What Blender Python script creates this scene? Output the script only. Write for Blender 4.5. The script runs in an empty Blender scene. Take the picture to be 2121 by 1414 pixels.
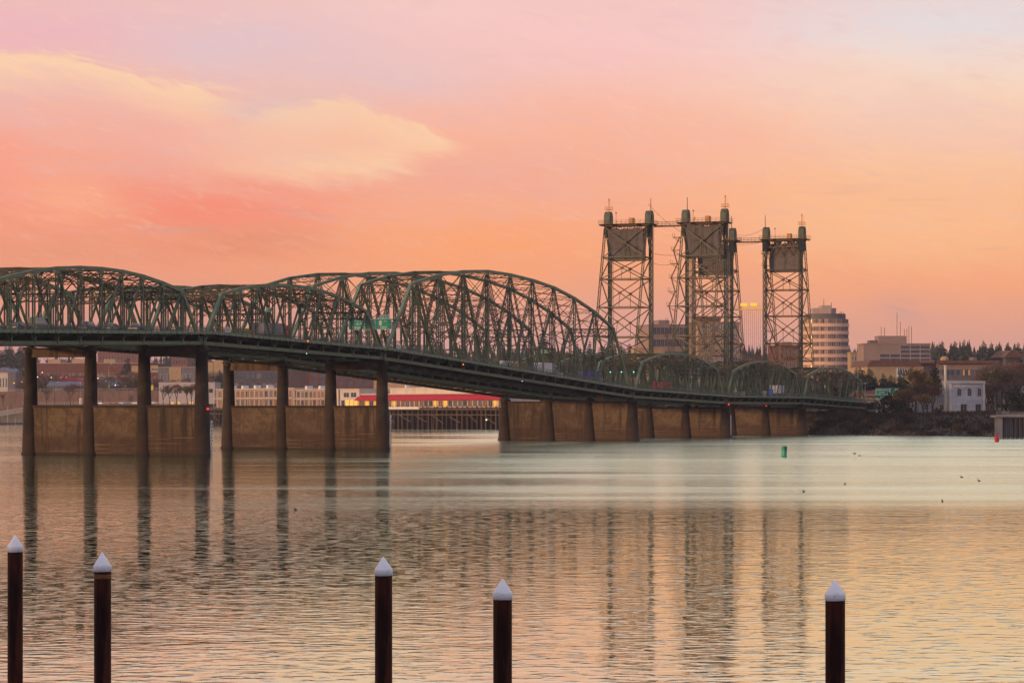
import bpy, math, random
from mathutils import Vector, Matrix

# ------------------------------------------------------------------ camera frame (bridge axis = world X, across the river span = world Y)
FPX, PX0, PY0, HC = 5800.0, 1060.5, 846.0, 8.55
TH = math.radians(21.2235)
FW = (math.cos(TH), math.sin(TH)); RT = (math.sin(TH), -math.cos(TH))
CX = 56.307*RT[0] - 508.28*FW[0]; CY = 56.307*RT[1] - 508.28*FW[1]
sc = bpy.context.scene
col = sc.collection

cd = bpy.data.cameras.new('camera'); cam = bpy.data.objects.new('camera', cd); col.objects.link(cam)
cam.location = (CX, CY, HC); cam.rotation_euler = (math.radians(90), 0, math.atan2(-FW[0], FW[1]))
cd.sensor_width = 36.0; cd.lens = FPX/2121*36; cd.shift_y = (PY0-707)/2121
cd.clip_start = 1.0; cd.clip_end = 40000
sc.camera = cam

# ------------------------------------------------------------------ light
SUN_AZ = math.atan2(0.62, -0.785)          # towards the sun, in world XY: low in the west, behind and left of the camera
SUN_EL = math.radians(4.5)
sl = bpy.data.lights.new('sun', 'SUN'); sl.energy = 3.3; sl.angle = math.radians(3.0); sl.color = (1.0, 0.62, 0.33)
so = bpy.data.objects.new('sun', sl); col.objects.link(so)
sdir = Vector((math.cos(SUN_AZ)*math.cos(SUN_EL), math.sin(SUN_AZ)*math.cos(SUN_EL), math.sin(SUN_EL)))
so.rotation_euler = sdir.to_track_quat('Z', 'Y').to_euler()
sc.view_settings.view_transform = 'Standard'; sc.view_settings.look = 'None'
sc.view_settings.exposure = 0.0; sc.view_settings.gamma = 1.0; sc.view_settings.use_curve_mapping = False
sc.cycles.max_bounces = 6; sc.cycles.diffuse_bounces = 3; sc.cycles.glossy_bounces = 3
sc.cycles.transparent_max_bounces = 6; sc.cycles.volume_bounces = 1; sc.cycles.caustics_reflective = False
sc.cycles.caustics_refractive = False; sc.cycles.use_denoising = True
sc.cycles.sample_clamp_indirect = 4.0
sc.cycles.use_adaptive_sampling = True; sc.cycles.adaptive_threshold = 0.03

# ------------------------------------------------------------------ node expression helper
class N:
    """a float socket with operators"""
    def __init__(s, g, sock): s.g, s.s = g, sock
    def _m(s, op, o=None, p=None):
        n = s.g.nodes.new('ShaderNodeMath'); n.operation = op
        for i, v in enumerate((s, o, p)):
            if v is None: continue
            if isinstance(v, N): s.g.links.new(v.s, n.inputs[i])
            else: n.inputs[i].default_value = v
        return N(s.g, n.outputs[0])
    def __add__(s, o): return s._m('ADD', o)
    __radd__ = __add__
    def __sub__(s, o): return s._m('SUBTRACT', o)
    def __rsub__(s, o): return (s*-1.0) + o
    def __mul__(s, o): return s._m('MULTIPLY', o)
    __rmul__ = __mul__
    def __truediv__(s, o): return s._m('DIVIDE', o)
    def sat(s):
        n = s._m('ADD', 0.0); n.s.node.use_clamp = True; return n
    def sm(s, a, b):       # smoothstep from a to b
        n = s.g.nodes.new('ShaderNodeMapRange'); n.interpolation_type = 'SMOOTHSTEP'
        s.g.links.new(s.s, n.inputs[0])
        for i, v in ((1, a), (2, b), (3, 0.0), (4, 1.0)):
            if isinstance(v, N): s.g.links.new(v.s, n.inputs[i])
            else: n.inputs[i].default_value = v
        return N(s.g, n.outputs[0])
    def gauss(s, c, w): t = (s-c)/w; return (t*t*-1.0)._m('EXPONENT')
def g_noise(g, vec, scale, detail=4, rough=.55, dist=0.0, lac=2.0):
    n = g.nodes.new('ShaderNodeTexNoise'); n.noise_dimensions = '3D'
    n.inputs['Scale'].default_value = scale; n.inputs['Detail'].default_value = detail
    n.inputs['Roughness'].default_value = rough; n.inputs['Distortion'].default_value = dist
    n.inputs['Lacunarity'].default_value = lac
    if vec is not None: g.links.new(vec, n.inputs['Vector'])
    return N(g, n.outputs['Fac'])
def g_comb(g, x, y, z):
    n = g.nodes.new('ShaderNodeCombineXYZ')
    for i, v in enumerate((x, y, z)):
        if isinstance(v, N): g.links.new(v.s, n.inputs[i])
        else: n.inputs[i].default_value = v
    return n.outputs[0]
def g_mix(g, f, a, b, blend='MIX'):
    n = g.nodes.new('ShaderNodeMix'); n.data_type = 'RGBA'; n.blend_type = blend
    if isinstance(f, N): g.links.new(f.s, n.inputs[0])
    else: n.inputs[0].default_value = f
    for i, v in ((6, a), (7, b)):
        if isinstance(v, (tuple, list)): n.inputs[i].default_value = (*v[:3], 1)
        else: g.links.new(v, n.inputs[i])
    return n.outputs[2]
def g_ramp(g, f, stops):
    n = g.nodes.new('ShaderNodeValToRGB'); e = n.color_ramp.elements
    while len(e) < len(stops): e.new(.5)
    for k, (p, c) in zip(e, sorted(stops)): k.position = p; k.color = (*c, 1)
    g.links.new(f.s, n.inputs[0]); return n.outputs[0]

# ------------------------------------------------------------------ sky
def build_world():
    w = bpy.data.worlds.new('World'); sc.world = w; w.use_nodes = True
    w.cycles.sampling_method = 'MANUAL'; w.cycles.sample_map_resolution = 512
    g = w.node_tree; g.nodes.clear()
    out = g.nodes.new('ShaderNodeOutputWorld'); bg = g.nodes.new('ShaderNodeBackground')
    g.links.new(bg.outputs[0], out.inputs[0])
    tc = g.nodes.new('ShaderNodeTexCoord'); sp = g.nodes.new('ShaderNodeSeparateXYZ')
    g.links.new(tc.outputs['Generated'], sp.inputs[0])
    x, y, z = (N(g, sp.outputs[i]) for i in range(3))
    D = 180/math.pi
    r = x*RT[0] + y*RT[1]; f = x*FW[0] + y*FW[1]
    A = r._m('ARCTAN2', f)*D                      # azimuth from the bridge lookout, degrees
    E = z._m('ARCSINE')*D                         # elevation, degrees
    # warped copies for wispy cloud edges
    p1 = g_comb(g, A*0.16, E*0.55, 0.0)
    n1 = g_noise(g, p1, 1.0, 6, .6, .6)
    p2 = g_comb(g, A*0.5 + n1*1.2, E*1.9 + A*.35, 3.7)
    n2 = g_noise(g, p2, 1.0, 7, .62, .35)
    p3 = g_comb(g, A*0.05, E*0.22, 9.1)
    n3 = g_noise(g, p3, 1.0, 3, .5)
    Ew = E + (n2-.5)*0.9 + (n1-.5)*.7
    Aw = A + (n1-.5)*3.0
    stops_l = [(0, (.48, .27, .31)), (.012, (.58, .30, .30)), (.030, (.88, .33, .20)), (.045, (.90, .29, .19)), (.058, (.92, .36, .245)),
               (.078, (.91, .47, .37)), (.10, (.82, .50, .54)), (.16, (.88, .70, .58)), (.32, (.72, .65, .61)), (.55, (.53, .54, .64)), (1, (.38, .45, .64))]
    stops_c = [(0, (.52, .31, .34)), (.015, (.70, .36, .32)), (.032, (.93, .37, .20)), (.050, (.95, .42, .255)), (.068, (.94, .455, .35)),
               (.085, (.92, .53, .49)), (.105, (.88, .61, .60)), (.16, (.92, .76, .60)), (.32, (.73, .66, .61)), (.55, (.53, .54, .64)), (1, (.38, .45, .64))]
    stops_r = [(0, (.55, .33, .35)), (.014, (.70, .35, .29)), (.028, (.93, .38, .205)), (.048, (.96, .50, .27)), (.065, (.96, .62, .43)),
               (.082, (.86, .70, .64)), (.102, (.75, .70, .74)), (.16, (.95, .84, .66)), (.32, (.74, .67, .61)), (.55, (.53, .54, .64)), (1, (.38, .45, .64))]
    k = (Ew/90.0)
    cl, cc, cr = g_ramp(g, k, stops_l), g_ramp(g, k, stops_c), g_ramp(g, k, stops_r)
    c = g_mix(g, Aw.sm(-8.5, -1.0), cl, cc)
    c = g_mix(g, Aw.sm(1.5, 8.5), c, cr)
    # all round, away from the afterglow, the low sky settles to a cooler mauve
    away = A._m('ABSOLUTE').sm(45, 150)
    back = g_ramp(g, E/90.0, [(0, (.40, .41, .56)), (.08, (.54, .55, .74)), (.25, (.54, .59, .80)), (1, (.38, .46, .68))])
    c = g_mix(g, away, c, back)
    # soft large bands of pink and mauve cloud
    c = g_mix(g, n3.sm(.46, .66)*.45*E.sm(3.0, 6.0), c, (.86, .47, .47))
    c = g_mix(g, (n1.sm(.5, .72))*.35*E.sm(1.5, 5.0), c, (.78, .45, .45))
    cream = (.97, .62, .39)
    fib = g_noise(g, g_comb(g, A*.45, (E + A*.22)*2.4, 4.4), 1.0, 8, .66, .7)      # fibres sloping down to the right
    fib2 = g_noise(g, g_comb(g, A*1.5, (E + A*.30)*6.5, 8.2), 1.0, 8, .68, .8)
    jag = (fib-.5)*1.15 + (fib2-.5)*.75
    # broad patches of differently lit cloud: centre (azimuth, elevation), size, colour, weight
    wa = A + (n1-.5)*3.4 + (fib-.5)*1.6; we = E + (n2-.5)*.75 + (fib-.5)*.8 + (fib2-.5)*.25
    for (qa, qe, ra, re, cc_, wt) in ((-5.7, 7.35, 3.3, .75, (.73, .52, .58), .85), (-2.6, 6.7, 2.6, .6, (.75, .51, .54), .7), (-4.9, 6.1, 1.3, .35, (.76, .50, .48), .9),
            (-9.9, 7.55, 2.2, .5, (.84, .42, .50), .7), (-6.2, 4.1, 2.6, .50, (.93, .25, .18), .9), (-10.3, 4.8, 1.0, .9, (.98, .32, .24), .7), (-9.0, 4.2, 1.1, .5, (.98, .42, .26), .7),
            (-5.3, 3.4, 2.0, .38, (.78, .26, .155), .75), (-.6, 3.4, 2.6, .6, (.99, .36, .15), .7), (-.4, 4.75, 3.0, .6, (.88, .38, .31), .65), (1.9, 7.5, 3.5, .8, (.94, .54, .54), .6),
            (9.3, 7.8, 3.6, .6, (.73, .70, .74), .65), (8.3, 3.6, 3.6, .8, (.98, .53, .28), .55), (-9.5, 3.1, 1.8, .35, (.80, .30, .20), .6), (4.0, 5.6, 3.0, .6, (.93, .44, .34), .5), (6.5, 6.3, 2.5, .5, (.93, .58, .47), .5)):
        c = g_mix(g, (wa.gauss(qa, ra)*we.gauss(qe, re)*(.55 + fib*.9)*wt).sat(), c, cc_)
    # cream sheet below a crisp upper edge, left half of the view
    e1 = 7.15 - (A+9.0)._m('MAXIMUM', 0.0)*0.24 + jag*.9
    d1 = e1 - E
    m1 = d1.sm(-.10, .16)*(1.0 - d1.sm(.10, 1.0))*A.sm(-30.0, -10.0)*(1.0 - Aw.sm(-6.7, -4.9))
    # tongue: cream cloud running out to a point at the right
    e2 = 6.48 - (A+3.46)._m('MAXIMUM', 0.0)*0.43 - (A*-1.0 - 3.46)._m('MAXIMUM', 0.0)*.26 + jag*.75
    d2 = e2 - E
    low2 = E - (4.70 + (A+2.9)._m('MAXIMUM', 0.0)*0.34) + jag*.6
    m2 = d2.sm(-.08, .18)*low2.sm(-.30, .25)*A.sm(-7.5, -3.4)*(1.0 - A.sm(-1.5, -.7))*(1.0 - d2.sm(.1, 1.2)*(1.0 - low2.sm(.9, .2))*.6)
    c = g_mix(g, (m1*(.45+fib*1.0) + m2*(.30+fib*1.0)).sat()*.95, c, cream)
    c = g_mix(g, fib2.sm(.52, .78)*E.sm(2.0, 4.0)*(1.0-E.sm(9.0, 14.0))*.38, c, (.98, .64, .47))
    fib3 = g_noise(g, g_comb(g, A*.8, (E + A*.12)*3.4, 14.2), 1.0, 8, .68, .6)
    c = g_mix(g, fib3.sm(.50, .72)*E.sm(2.6, 4.5)*(1.0-E.sm(10.0, 15.0))*.34, c, (.80, .46, .47))
    # thin dusky streaks close to the horizon on the right
    p4 = g_comb(g, A*0.35, E*4.0, 1.3); n4 = g_noise(g, p4, 1.0, 4, .5)
    c = g_mix(g, n4.sm(.60, .75)*E.gauss(3.6, 1.2)*.35, c, (.62, .34, .34))
    c = g_mix(g, A.gauss(8.0, .55)*E.gauss(2.0, .32)*n2.sm(.35, .6)*.6, c, (.50, .32, .37))
    # overhead broken cloud
    n5 = g_noise(g, tc.outputs['Generated'], 3.0, 6, .6)
    c = g_mix(g, n5.sm(.45, .7)*E.sm(14, 35)*.5, c, (.74, .64, .70))
    c = g_mix(g, 1.0 - E.sm(4.0, 7.6), c, (.99, .935, .91), 'MULTIPLY')
    # below the horizon
    c = g_mix(g, E.sm(-.6, 0.0), (.20, .16, .17), c)
    sky = g.nodes.new('ShaderNodeTexSky'); sky.sky_type = 'NISHITA'; sky.sun_disc = False
    sky.sun_elevation = SUN_EL; sky.sun_rotation = math.pi/2 - SUN_AZ
    sky.air_density = 1.0; sky.dust_density = 2.0
    sv = g.nodes.new('ShaderNodeVectorMath'); sv.operation = 'SCALE'; sv.inputs['Scale'].default_value = 0.03
    g.links.new(sky.outputs[0], sv.inputs[0])
    ad = g.nodes.new('ShaderNodeVectorMath'); ad.operation = 'MULTIPLY_ADD'
    g.links.new(c, ad.inputs[0]); ad.inputs[1].default_value = (.97, .97, .97); g.links.new(sv.outputs[0], ad.inputs[2])
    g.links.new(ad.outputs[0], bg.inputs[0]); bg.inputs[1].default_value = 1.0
build_world()

# ------------------------------------------------------------------ placement helpers
def P(px, Z):
    X = (px-PX0)/FPX*Z
    return (CX + X*RT[0] + Z*FW[0], CY + X*RT[1] + Z*FW[1])
def PC(X, Z): return (CX + X*RT[0] + Z*FW[0], CY + X*RT[1] + Z*FW[1])
def zat(py, Z): return HC + (PY0-py)*Z/FPX
def cam_xz(x, y):
    dx, dy = x-CX, y-CY
    return dx*RT[0]+dy*RT[1], dx*FW[0]+dy*FW[1]
def t_of(px, s=0.0):
    """bridge station X where the vertical plane Y = s crosses the sight line of px"""
    k = (px-PX0)/FPX; dy = s-CY
    dx = dy*(k*FW[1]-RT[1])/(RT[0]-k*FW[0])
    return CX+dx

# ------------------------------------------------------------------ mesh helpers
class MB:
    def __init__(s): s.v, s.f, s.m, s.cur = [], [], [], 0
    def add(s, vs, fs):
        o = len(s.v); s.v.extend(tuple(p) for p in vs); s.f.extend(tuple(i+o for i in f) for f in fs); s.m.extend([s.cur]*len(fs)); return s
    def mat(s, i): s.cur = i; return s
    def box(s, x0, y0, z0, x1, y1, z1):
        return s.add([(x0,y0,z0),(x1,y0,z0),(x1,y1,z0),(x0,y1,z0),(x0,y0,z1),(x1,y0,z1),(x1,y1,z1),(x0,y1,z1)],
                     [(0,3,2,1),(4,5,6,7),(0,1,5,4),(1,2,6,5),(2,3,7,6),(3,0,4,7)])
    def beam(s, a, b, w, h, up=(0,0,1)):
        """box from a to b, w across, h along 'up'"""
        a, b = Vector(a), Vector(b); d = (b-a)
        if d.length < 1e-6: return s
        d.normalize(); u = Vector(up)
        if abs(d.dot(u)) > .98: u = Vector((1,0,0)) if abs(d.x) < .9 else Vector((0,1,0))
        r = d.cross(u).normalized(); u = r.cross(d).normalized()
        r *= w/2; u *= h/2
        return s.add([a-r-u, a+r-u, a+r+u, a-r+u, b-r-u, b+r-u, b+r+u, b-r+u],
                     [(3,2,1,0),(4,5,6,7),(0,1,5,4),(1,2,6,5),(2,3,7,6),(3,0,4,7)])
    def tube(s, pts, rad, n=6, cap=True):
        o = len(s.v); m = len(pts)
        rads = rad if isinstance(rad, (list, tuple)) else [rad]*m
        for i, p in enumerate(pts):
            p = Vector(p); q = Vector(pts[min(i+1, m-1)]) - Vector(pts[max(i-1, 0)]); q.normalize()
            r = q.cross(Vector((0,0,1)))
            if r.length < .05: r = q.cross(Vector((1,0,0)))
            r.normalize(); u = r.cross(q)
            for k in range(n):
                a = 2*math.pi*k/n; s.v.append(tuple(p + (r*math.cos(a)+u*math.sin(a))*rads[i]))
        for i in range(m-1):
            for k in range(n):
                s.f.append((o+i*n+k, o+i*n+(k+1)%n, o+(i+1)*n+(k+1)%n, o+(i+1)*n+k)); s.m.append(s.cur)
        if cap:
            s.f.append(tuple(o+k for k in range(n))[::-1]); s.f.append(tuple(o+(m-1)*n+k for k in range(n))); s.m.extend([s.cur]*2)
        return s
    def lathe(s, prof, n=20, c=(0,0,0), cap=True):
        o = len(s.v); m = len(prof)
        for r, z in prof:
            for k in range(n):
                a = 2*math.pi*k/n; s.v.append((c[0]+r*math.cos(a), c[1]+r*math.sin(a), c[2]+z))
        for i in range(m-1):
            for k in range(n):
                s.f.append((o+i*n+k, o+i*n+(k+1)%n, o+(i+1)*n+(k+1)%n, o+(i+1)*n+k)); s.m.append(s.cur)
        if cap:
            s.f.append(tuple(o+k for k in range(n))[::-1]); s.f.append(tuple(o+(m-1)*n+k for k in range(n))); s.m.extend([s.cur]*2)
        return s
    def prism(s, prof, axis, a, b):
        """extrude a 2-D outline: axis 'x' -> (y,z) outline, 'y' -> (x,z), 'z' -> (x,y)"""
        n = len(prof); mk = {'x': lambda p, t: (t, p[0], p[1]), 'y': lambda p, t: (p[0], t, p[1]), 'z': lambda p, t: (p[0], p[1], t)}[axis]
        vs = [mk(p, a) for p in prof]+[mk(p, b) for p in prof]
        fs = [tuple(range(n))[::-1], tuple(range(n, 2*n))]+[(i, (i+1) % n, n+(i+1) % n, n+i) for i in range(n)]
        return s.add(vs, fs)
    def laced(s, a, b, w, d, side, t=.09, pitch=None, bar=.07):
        """built-up member: two channels set w apart along 'side', zig-zag lacing on both faces d apart"""
        a, b = Vector(a), Vector(b); ax = (b-a); L = ax.length; ax.normalize()
        sd = Vector(side); sd = (sd - ax*sd.dot(ax)).normalized(); o = ax.cross(sd).normalized()
        for k in (-1, 1): s.beam(a+sd*k*w/2, b+sd*k*w/2, d, t, up=sd)
        pitch = pitch or w*1.0; n = max(2, int(L/pitch)); 
        for fk in (-1, 1):
            for i in range(n):
                p = a+ax*(L*i/n)+o*fk*d/2; q = a+ax*(L*(i+1)/n)+o*fk*d/2; sg = 1 if i % 2 else -1
                s.beam(p+sd*sg*w/2, q-sd*sg*w/2, bar, .03, up=o)
        return s
    def mesh(s, name, mats):
        me = bpy.data.meshes.new(name); me.from_pydata(s.v, [], s.f)
        for m in mats: me.materials.append(m)
        if len(mats) > 1: me.polygons.foreach_set('material_index', s.m)
        me.update(); return me
    def build(s, name, mats, parent=None, loc=(0,0,0), rot=0.0, smooth=False):
        if not isinstance(mats, (list, tuple)): mats = [mats]
        me = s.mesh(name, mats)
        if smooth: me.polygons.foreach_set('use_smooth', [True]*len(me.polygons))
        return put(name, me, parent, loc, rot)
def put(name, me, parent=None, loc=(0,0,0), rot=0.0, scale=None):
    o = bpy.data.objects.new(name, me); col.objects.link(o)
    o.location = loc; o.rotation_euler = (0,0,rot) if not isinstance(rot, tuple) else rot
    if scale: o.scale = scale if isinstance(scale, tuple) else (scale,)*3
    if parent: o.parent = parent
    return o
def tag(o, label=None, cat=None, group=None, kind=None):
    for k, v in (('label', label), ('category', cat), ('group', group), ('kind', kind)):
        if v: o[k] = v
    return o
def empty(name, loc=(0,0,0), rot=0.0, label=None, cat=None, group=None):
    o = bpy.data.objects.new(name, None); col.objects.link(o); o.empty_display_size = .5
    o.location = loc; o.rotation_euler = (0,0,rot) if not isinstance(rot, tuple) else rot
    return tag(o, label, cat, group)
KIDS = {}
def copy_tree(root, loc, rot, label=None, scale=None):
    r = root.copy(); col.objects.link(r); r.location = loc; r.rotation_euler = (0,0,rot)
    if scale: r.scale = (scale,)*3 if not isinstance(scale, tuple) else scale
    if label: r['label'] = label
    for ch in [o for o in root.children]:
        c = ch.copy(); col.objects.link(c); c.parent = r
    return r
ORD = ['first','second','third','fourth','fifth','sixth','seventh','eighth','ninth','tenth','eleventh','twelfth','thirteenth','fourteenth','fifteenth',
       'sixteenth','seventeenth','eighteenth','nineteenth','twentieth']
def ordn(i):
    if i < 20: return ORD[i]
    tens = {2:'twenty',3:'thirty',4:'forty',5:'fifty',6:'sixty',7:'seventy',8:'eighty',9:'ninety'}
    n = i+1; t, u = divmod(n, 10)
    if u == 0: return tens[t][:-1]+'ieth'
    return tens[t]+'-'+ORD[u-1]

# ------------------------------------------------------------------ materials
MATS = {}
def mat(name, c, rough=.7, var=.25, scale=.6, c2=None, metal=0.0, streak=False, spec=.3, bump=0.0, sharp=(.40, .68), detail=6):
    if name in MATS: return MATS[name]
    m = bpy.data.materials.new(name); m.use_nodes = True; g = m.node_tree
    b = g.nodes['Principled BSDF']; tc = g.nodes.new('ShaderNodeTexCoord')
    mp = g.nodes.new('ShaderNodeMapping'); g.links.new(tc.outputs['Object'], mp.inputs[0])
    if streak: mp.inputs['Scale'].default_value = (1, 1, .12)
    n = g_noise(g, mp.outputs[0], scale, detail, .62, .2)
    c2 = c2 or tuple(v*(1-var) for v in c)
    f = n.sm(*sharp)
    cc = g_mix(g, f, tuple(min(1, v*(1+var*.35)) for v in c), c2)
    n2 = g_noise(g, tc.outputs['Object'], scale*7, 3, .6)
    cc = g_mix(g, (n2-.5)*.5+.18, cc, tuple(v*.55 for v in c))
    g.links.new(cc, b.inputs['Base Color'])
    b.inputs['Roughness'].default_value = rough; b.inputs['Metallic'].default_value = metal
    b.inputs['Specular IOR Level'].default_value = spec
    if bump:
        bn = g.nodes.new('ShaderNodeBump'); bn.inputs['Strength'].default_value = bump; bn.inputs['Distance'].default_value = .1
        g.links.new(n2.s, bn.inputs['Height']); g.links.new(bn.outputs[0], b.inputs['Normal'])
    MATS[name] = m; return m
def emit(name, c, st):
    if name in MATS: return MATS[name]
    m = bpy.data.materials.new(name); m.use_nodes = True; b = m.node_tree.nodes['Principled BSDF']
    b.inputs['Base Color'].default_value = (*[v*.5 for v in c], 1); b.inputs['Emission Color'].default_value = (*c, 1)
    b.inputs['Emission Strength'].default_value = st; m.cycles.emission_sampling = 'NONE'; MATS[name] = m; return m
def glassy(name, c, rough=.08, spec=.8):
    if name in MATS: return MATS[name]
    m = mat(name, c, rough, .3, .9, spec=spec); m.node_tree.nodes['Principled BSDF'].inputs['Coat Weight'].default_value = .3
    return m

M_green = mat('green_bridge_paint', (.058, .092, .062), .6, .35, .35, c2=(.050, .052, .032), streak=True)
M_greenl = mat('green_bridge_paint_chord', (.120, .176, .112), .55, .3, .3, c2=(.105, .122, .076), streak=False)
M_olive = mat('weathered_green_bracing', (.052, .053, .031), .75, .35, .5, c2=(.050, .034, .020))
M_rusty = mat('rusty_tower_steel', (.11, .078, .045), .75, .4, .6, c2=(.12, .048, .026))
M_dark = mat('dark_floor_steel', (.022, .026, .024), .75, .4, .5)
M_deck = mat('asphalt', (.05, .048, .046), .85, .3, .4)
M_rail = mat('grey_green_railing', (.10, .12, .105), .6, .3, .8)
M_conc = None

def concrete(name, c, c2, stain, wet=True, grain=1.0):
    """board-marked concrete with rust runs, pale water lines and a dark tide zone; Object Z is height above the water"""
    m = bpy.data.materials.new(name); m.use_nodes = True; g = m.node_tree; b = g.nodes['Principled BSDF']
    tc = g.nodes.new('ShaderNodeTexCoord'); sp = g.nodes.new('ShaderNodeSeparateXYZ'); g.links.new(tc.outputs['Object'], sp.inputs[0])
    x, y, z = (N(g, sp.outputs[i]) for i in range(3))
    n1 = g_noise(g, tc.outputs['Object'], .33, 8, .68, .6)
    n2 = g_noise(g, g_comb(g, x*.9, y*.9, z*.07), 1.0, 7, .68, .3)
    n3 = g_noise(g, g_comb(g, x*.08, y*.08, z*2.6), 1.0, 4, .6)
    n4 = g_noise(g, tc.outputs['Object'], 3.0*grain, 5, .6)
    oi = g.nodes.new('ShaderNodeObjectInfo'); rnd = N(g, oi.outputs['Random'])
    n1 = n1 + (rnd-.5)*.16; n2 = n2 + ((rnd*7.31)._m('FRACT')-.5)*.14
    cc = g_mix(g, n1.sm(.42, .60), c, c2)
    cc = g_mix(g, n2.sm(.50, .66)*.85, cc, stain)
    jt = (z/1.52)._m('FRACT'); cc = g_mix(g, (1.0 - jt.sm(.0, .05))*.55, cc, stain)
    cc = g_mix(g, n4.sm(.45, .8)*.35, cc, tuple(v*.55 for v in c))
    if wet:
        tide = (z + (n1-.5)*.5)
        cc = g_mix(g, (1.0 - tide.sm(2.6, 4.8))*.62, cc, (.048, .026, .016))
        cc = g_mix(g, n3.sm(.55, .66)*(1.0 - tide.sm(2.8, 5.0))*.7, cc, tuple(min(1, v*1.25) for v in c))
        cc = g_mix(g, (1.0 - tide.sm(.1, .8))*.85, cc, (.028, .022, .018))
    g.links.new(cc, b.inputs['Base Color']); b.inputs['Roughness'].default_value = .85; b.inputs['Specular IOR Level'].default_value = .2
    bn = g.nodes.new('ShaderNodeBump'); bn.inputs['Strength'].default_value = .5; bn.inputs['Distance'].default_value = .08
    g.links.new((n4+n2).s, bn.inputs['Height']); g.links.new(bn.outputs[0], b.inputs['Normal'])
    MATS[name] = m; return m
M_pierwall = concrete('pier_wall_concrete', (.150, .100, .060), (.085, .055, .033), (.030, .019, .013))
M_piercol = concrete('pier_column_concrete', (.050, .034, .024), (.032, .021, .015), (.015, .010, .008))
M_piercap = concrete('pier_cap_concrete', (.055, .032, .023), (.035, .022, .017), (.025, .015, .012), wet=False)
M_cw = concrete('counterweight_concrete', (.135, .108, .096), (.095, .076, .068), (.060, .044, .038), wet=False)
M_conc = concrete('pale_concrete', (.40, .36, .31), (.32, .28, .24), (.2, .16, .13), wet=False)
# ------------------------------------------------------------------ water
def build_water():
    m = bpy.data.materials.new('river_water'); m.use_nodes = True; g = m.node_tree; b = g.nodes['Principled BSDF']
    geo = g.nodes.new('ShaderNodeNewGeometry'); sp = g.nodes.new('ShaderNodeSeparateXYZ'); g.links.new(geo.outputs['Position'], sp.inputs[0])
    x, y = N(g, sp.outputs[0]), N(g, sp.outputs[1])
    a = x*FW[0] + y*FW[1]; c = x*RT[0] + y*RT[1]            # along and across the wind
    warp = g_noise(g, g_comb(g, a*.03, c*.02, 0), 1.0, 3)
    a2 = a + warp*14.0
    w1 = g_noise(g, g_comb(g, a*1.5, c*.95, 0), 1.0, 2, .45, .2)
    w2 = g_noise(g, g_comb(g, a2*.34, c*.26, 3.1), 1.0, 2, .5, .2)
    w3 = g_noise(g, g_comb(g, a2*.075, c*.03, 7.7), 1.0, 4, .6, .3)
    # wind lanes: ruffled and slick water
    lane = g_noise(g, g_comb(g, a2*.020, c*.0035, 1.9), 1.0, 5, .6, .5)
    fine = g_noise(g, g_comb(g, a2*.13, c*.010, 5.9), 1.0, 5, .65, .4)
    ruf = (lane.sm(.42, .60)*.65 + fine.sm(.46, .66)*.5).sat()
    crest = w1.sm(.52, .74)
    hgt = w1*(.006 + lane*.012) + crest*(.004 + lane*.016) + w2*(.008 + lane*.026) + w3*.045
    bn = g.nodes.new('ShaderNodeBump'); bn.inputs['Strength'].default_value = 1.0; bn.inputs['Distance'].default_value = 1.0
    g.links.new(hgt.s, bn.inputs['Height'])
    g.nodes.remove(b)
    gl = g.nodes.new('ShaderNodeBsdfGlossy'); df = g.nodes.new('ShaderNodeBsdfDiffuse'); fr = g.nodes.new('ShaderNodeFresnel'); mx = g.nodes.new('ShaderNodeMixShader')
    fr.inputs['IOR'].default_value = 1.34; gl.inputs['Color'].default_value = (.82, .97, .83, 1); df.inputs['Color'].default_value = (.030, .034, .024, 1)
    off = a - (CX*FW[0] + CY*FW[1])                        # metres out from the near shore
    mid = off.sm(200, 330)
    lat = c - (CX*RT[0] + CY*RT[1])
    wind = (.12 + (lat + (warp-.5)*60.0 + (lane-.5)*60.0).sm(-38, 8)*.88)*off.sm(215, 275)
    rgh = .03 + mid*(.005 + ruf*.05) + wind*(.07 + fine*.16) + ruf*.012; g.links.new(rgh.s, gl.inputs['Roughness'])
    for nd in (gl, df, fr): g.links.new(bn.outputs[0], nd.inputs['Normal'])
    g.links.new(N(g, fr.outputs[0]).sm(.06, .46).s, mx.inputs[0]); g.links.new(df.outputs[0], mx.inputs[1]); g.links.new(gl.outputs[0], mx.inputs[2])
    g.links.new(mx.outputs[0], g.nodes['Material Output'].inputs['Surface'])
    MATS['river_water'] = m
    mb = MB(); S = 9000
    mb.add([(-S, -S, 0), (S, -S, 0), (S, S, 0), (-S, S, 0)], [(0, 1, 2, 3)])
    o = mb.build('river_water', m); tag(o, 'broad rippled river reflecting the sunset sky', None, kind='structure')
build_water()

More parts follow.
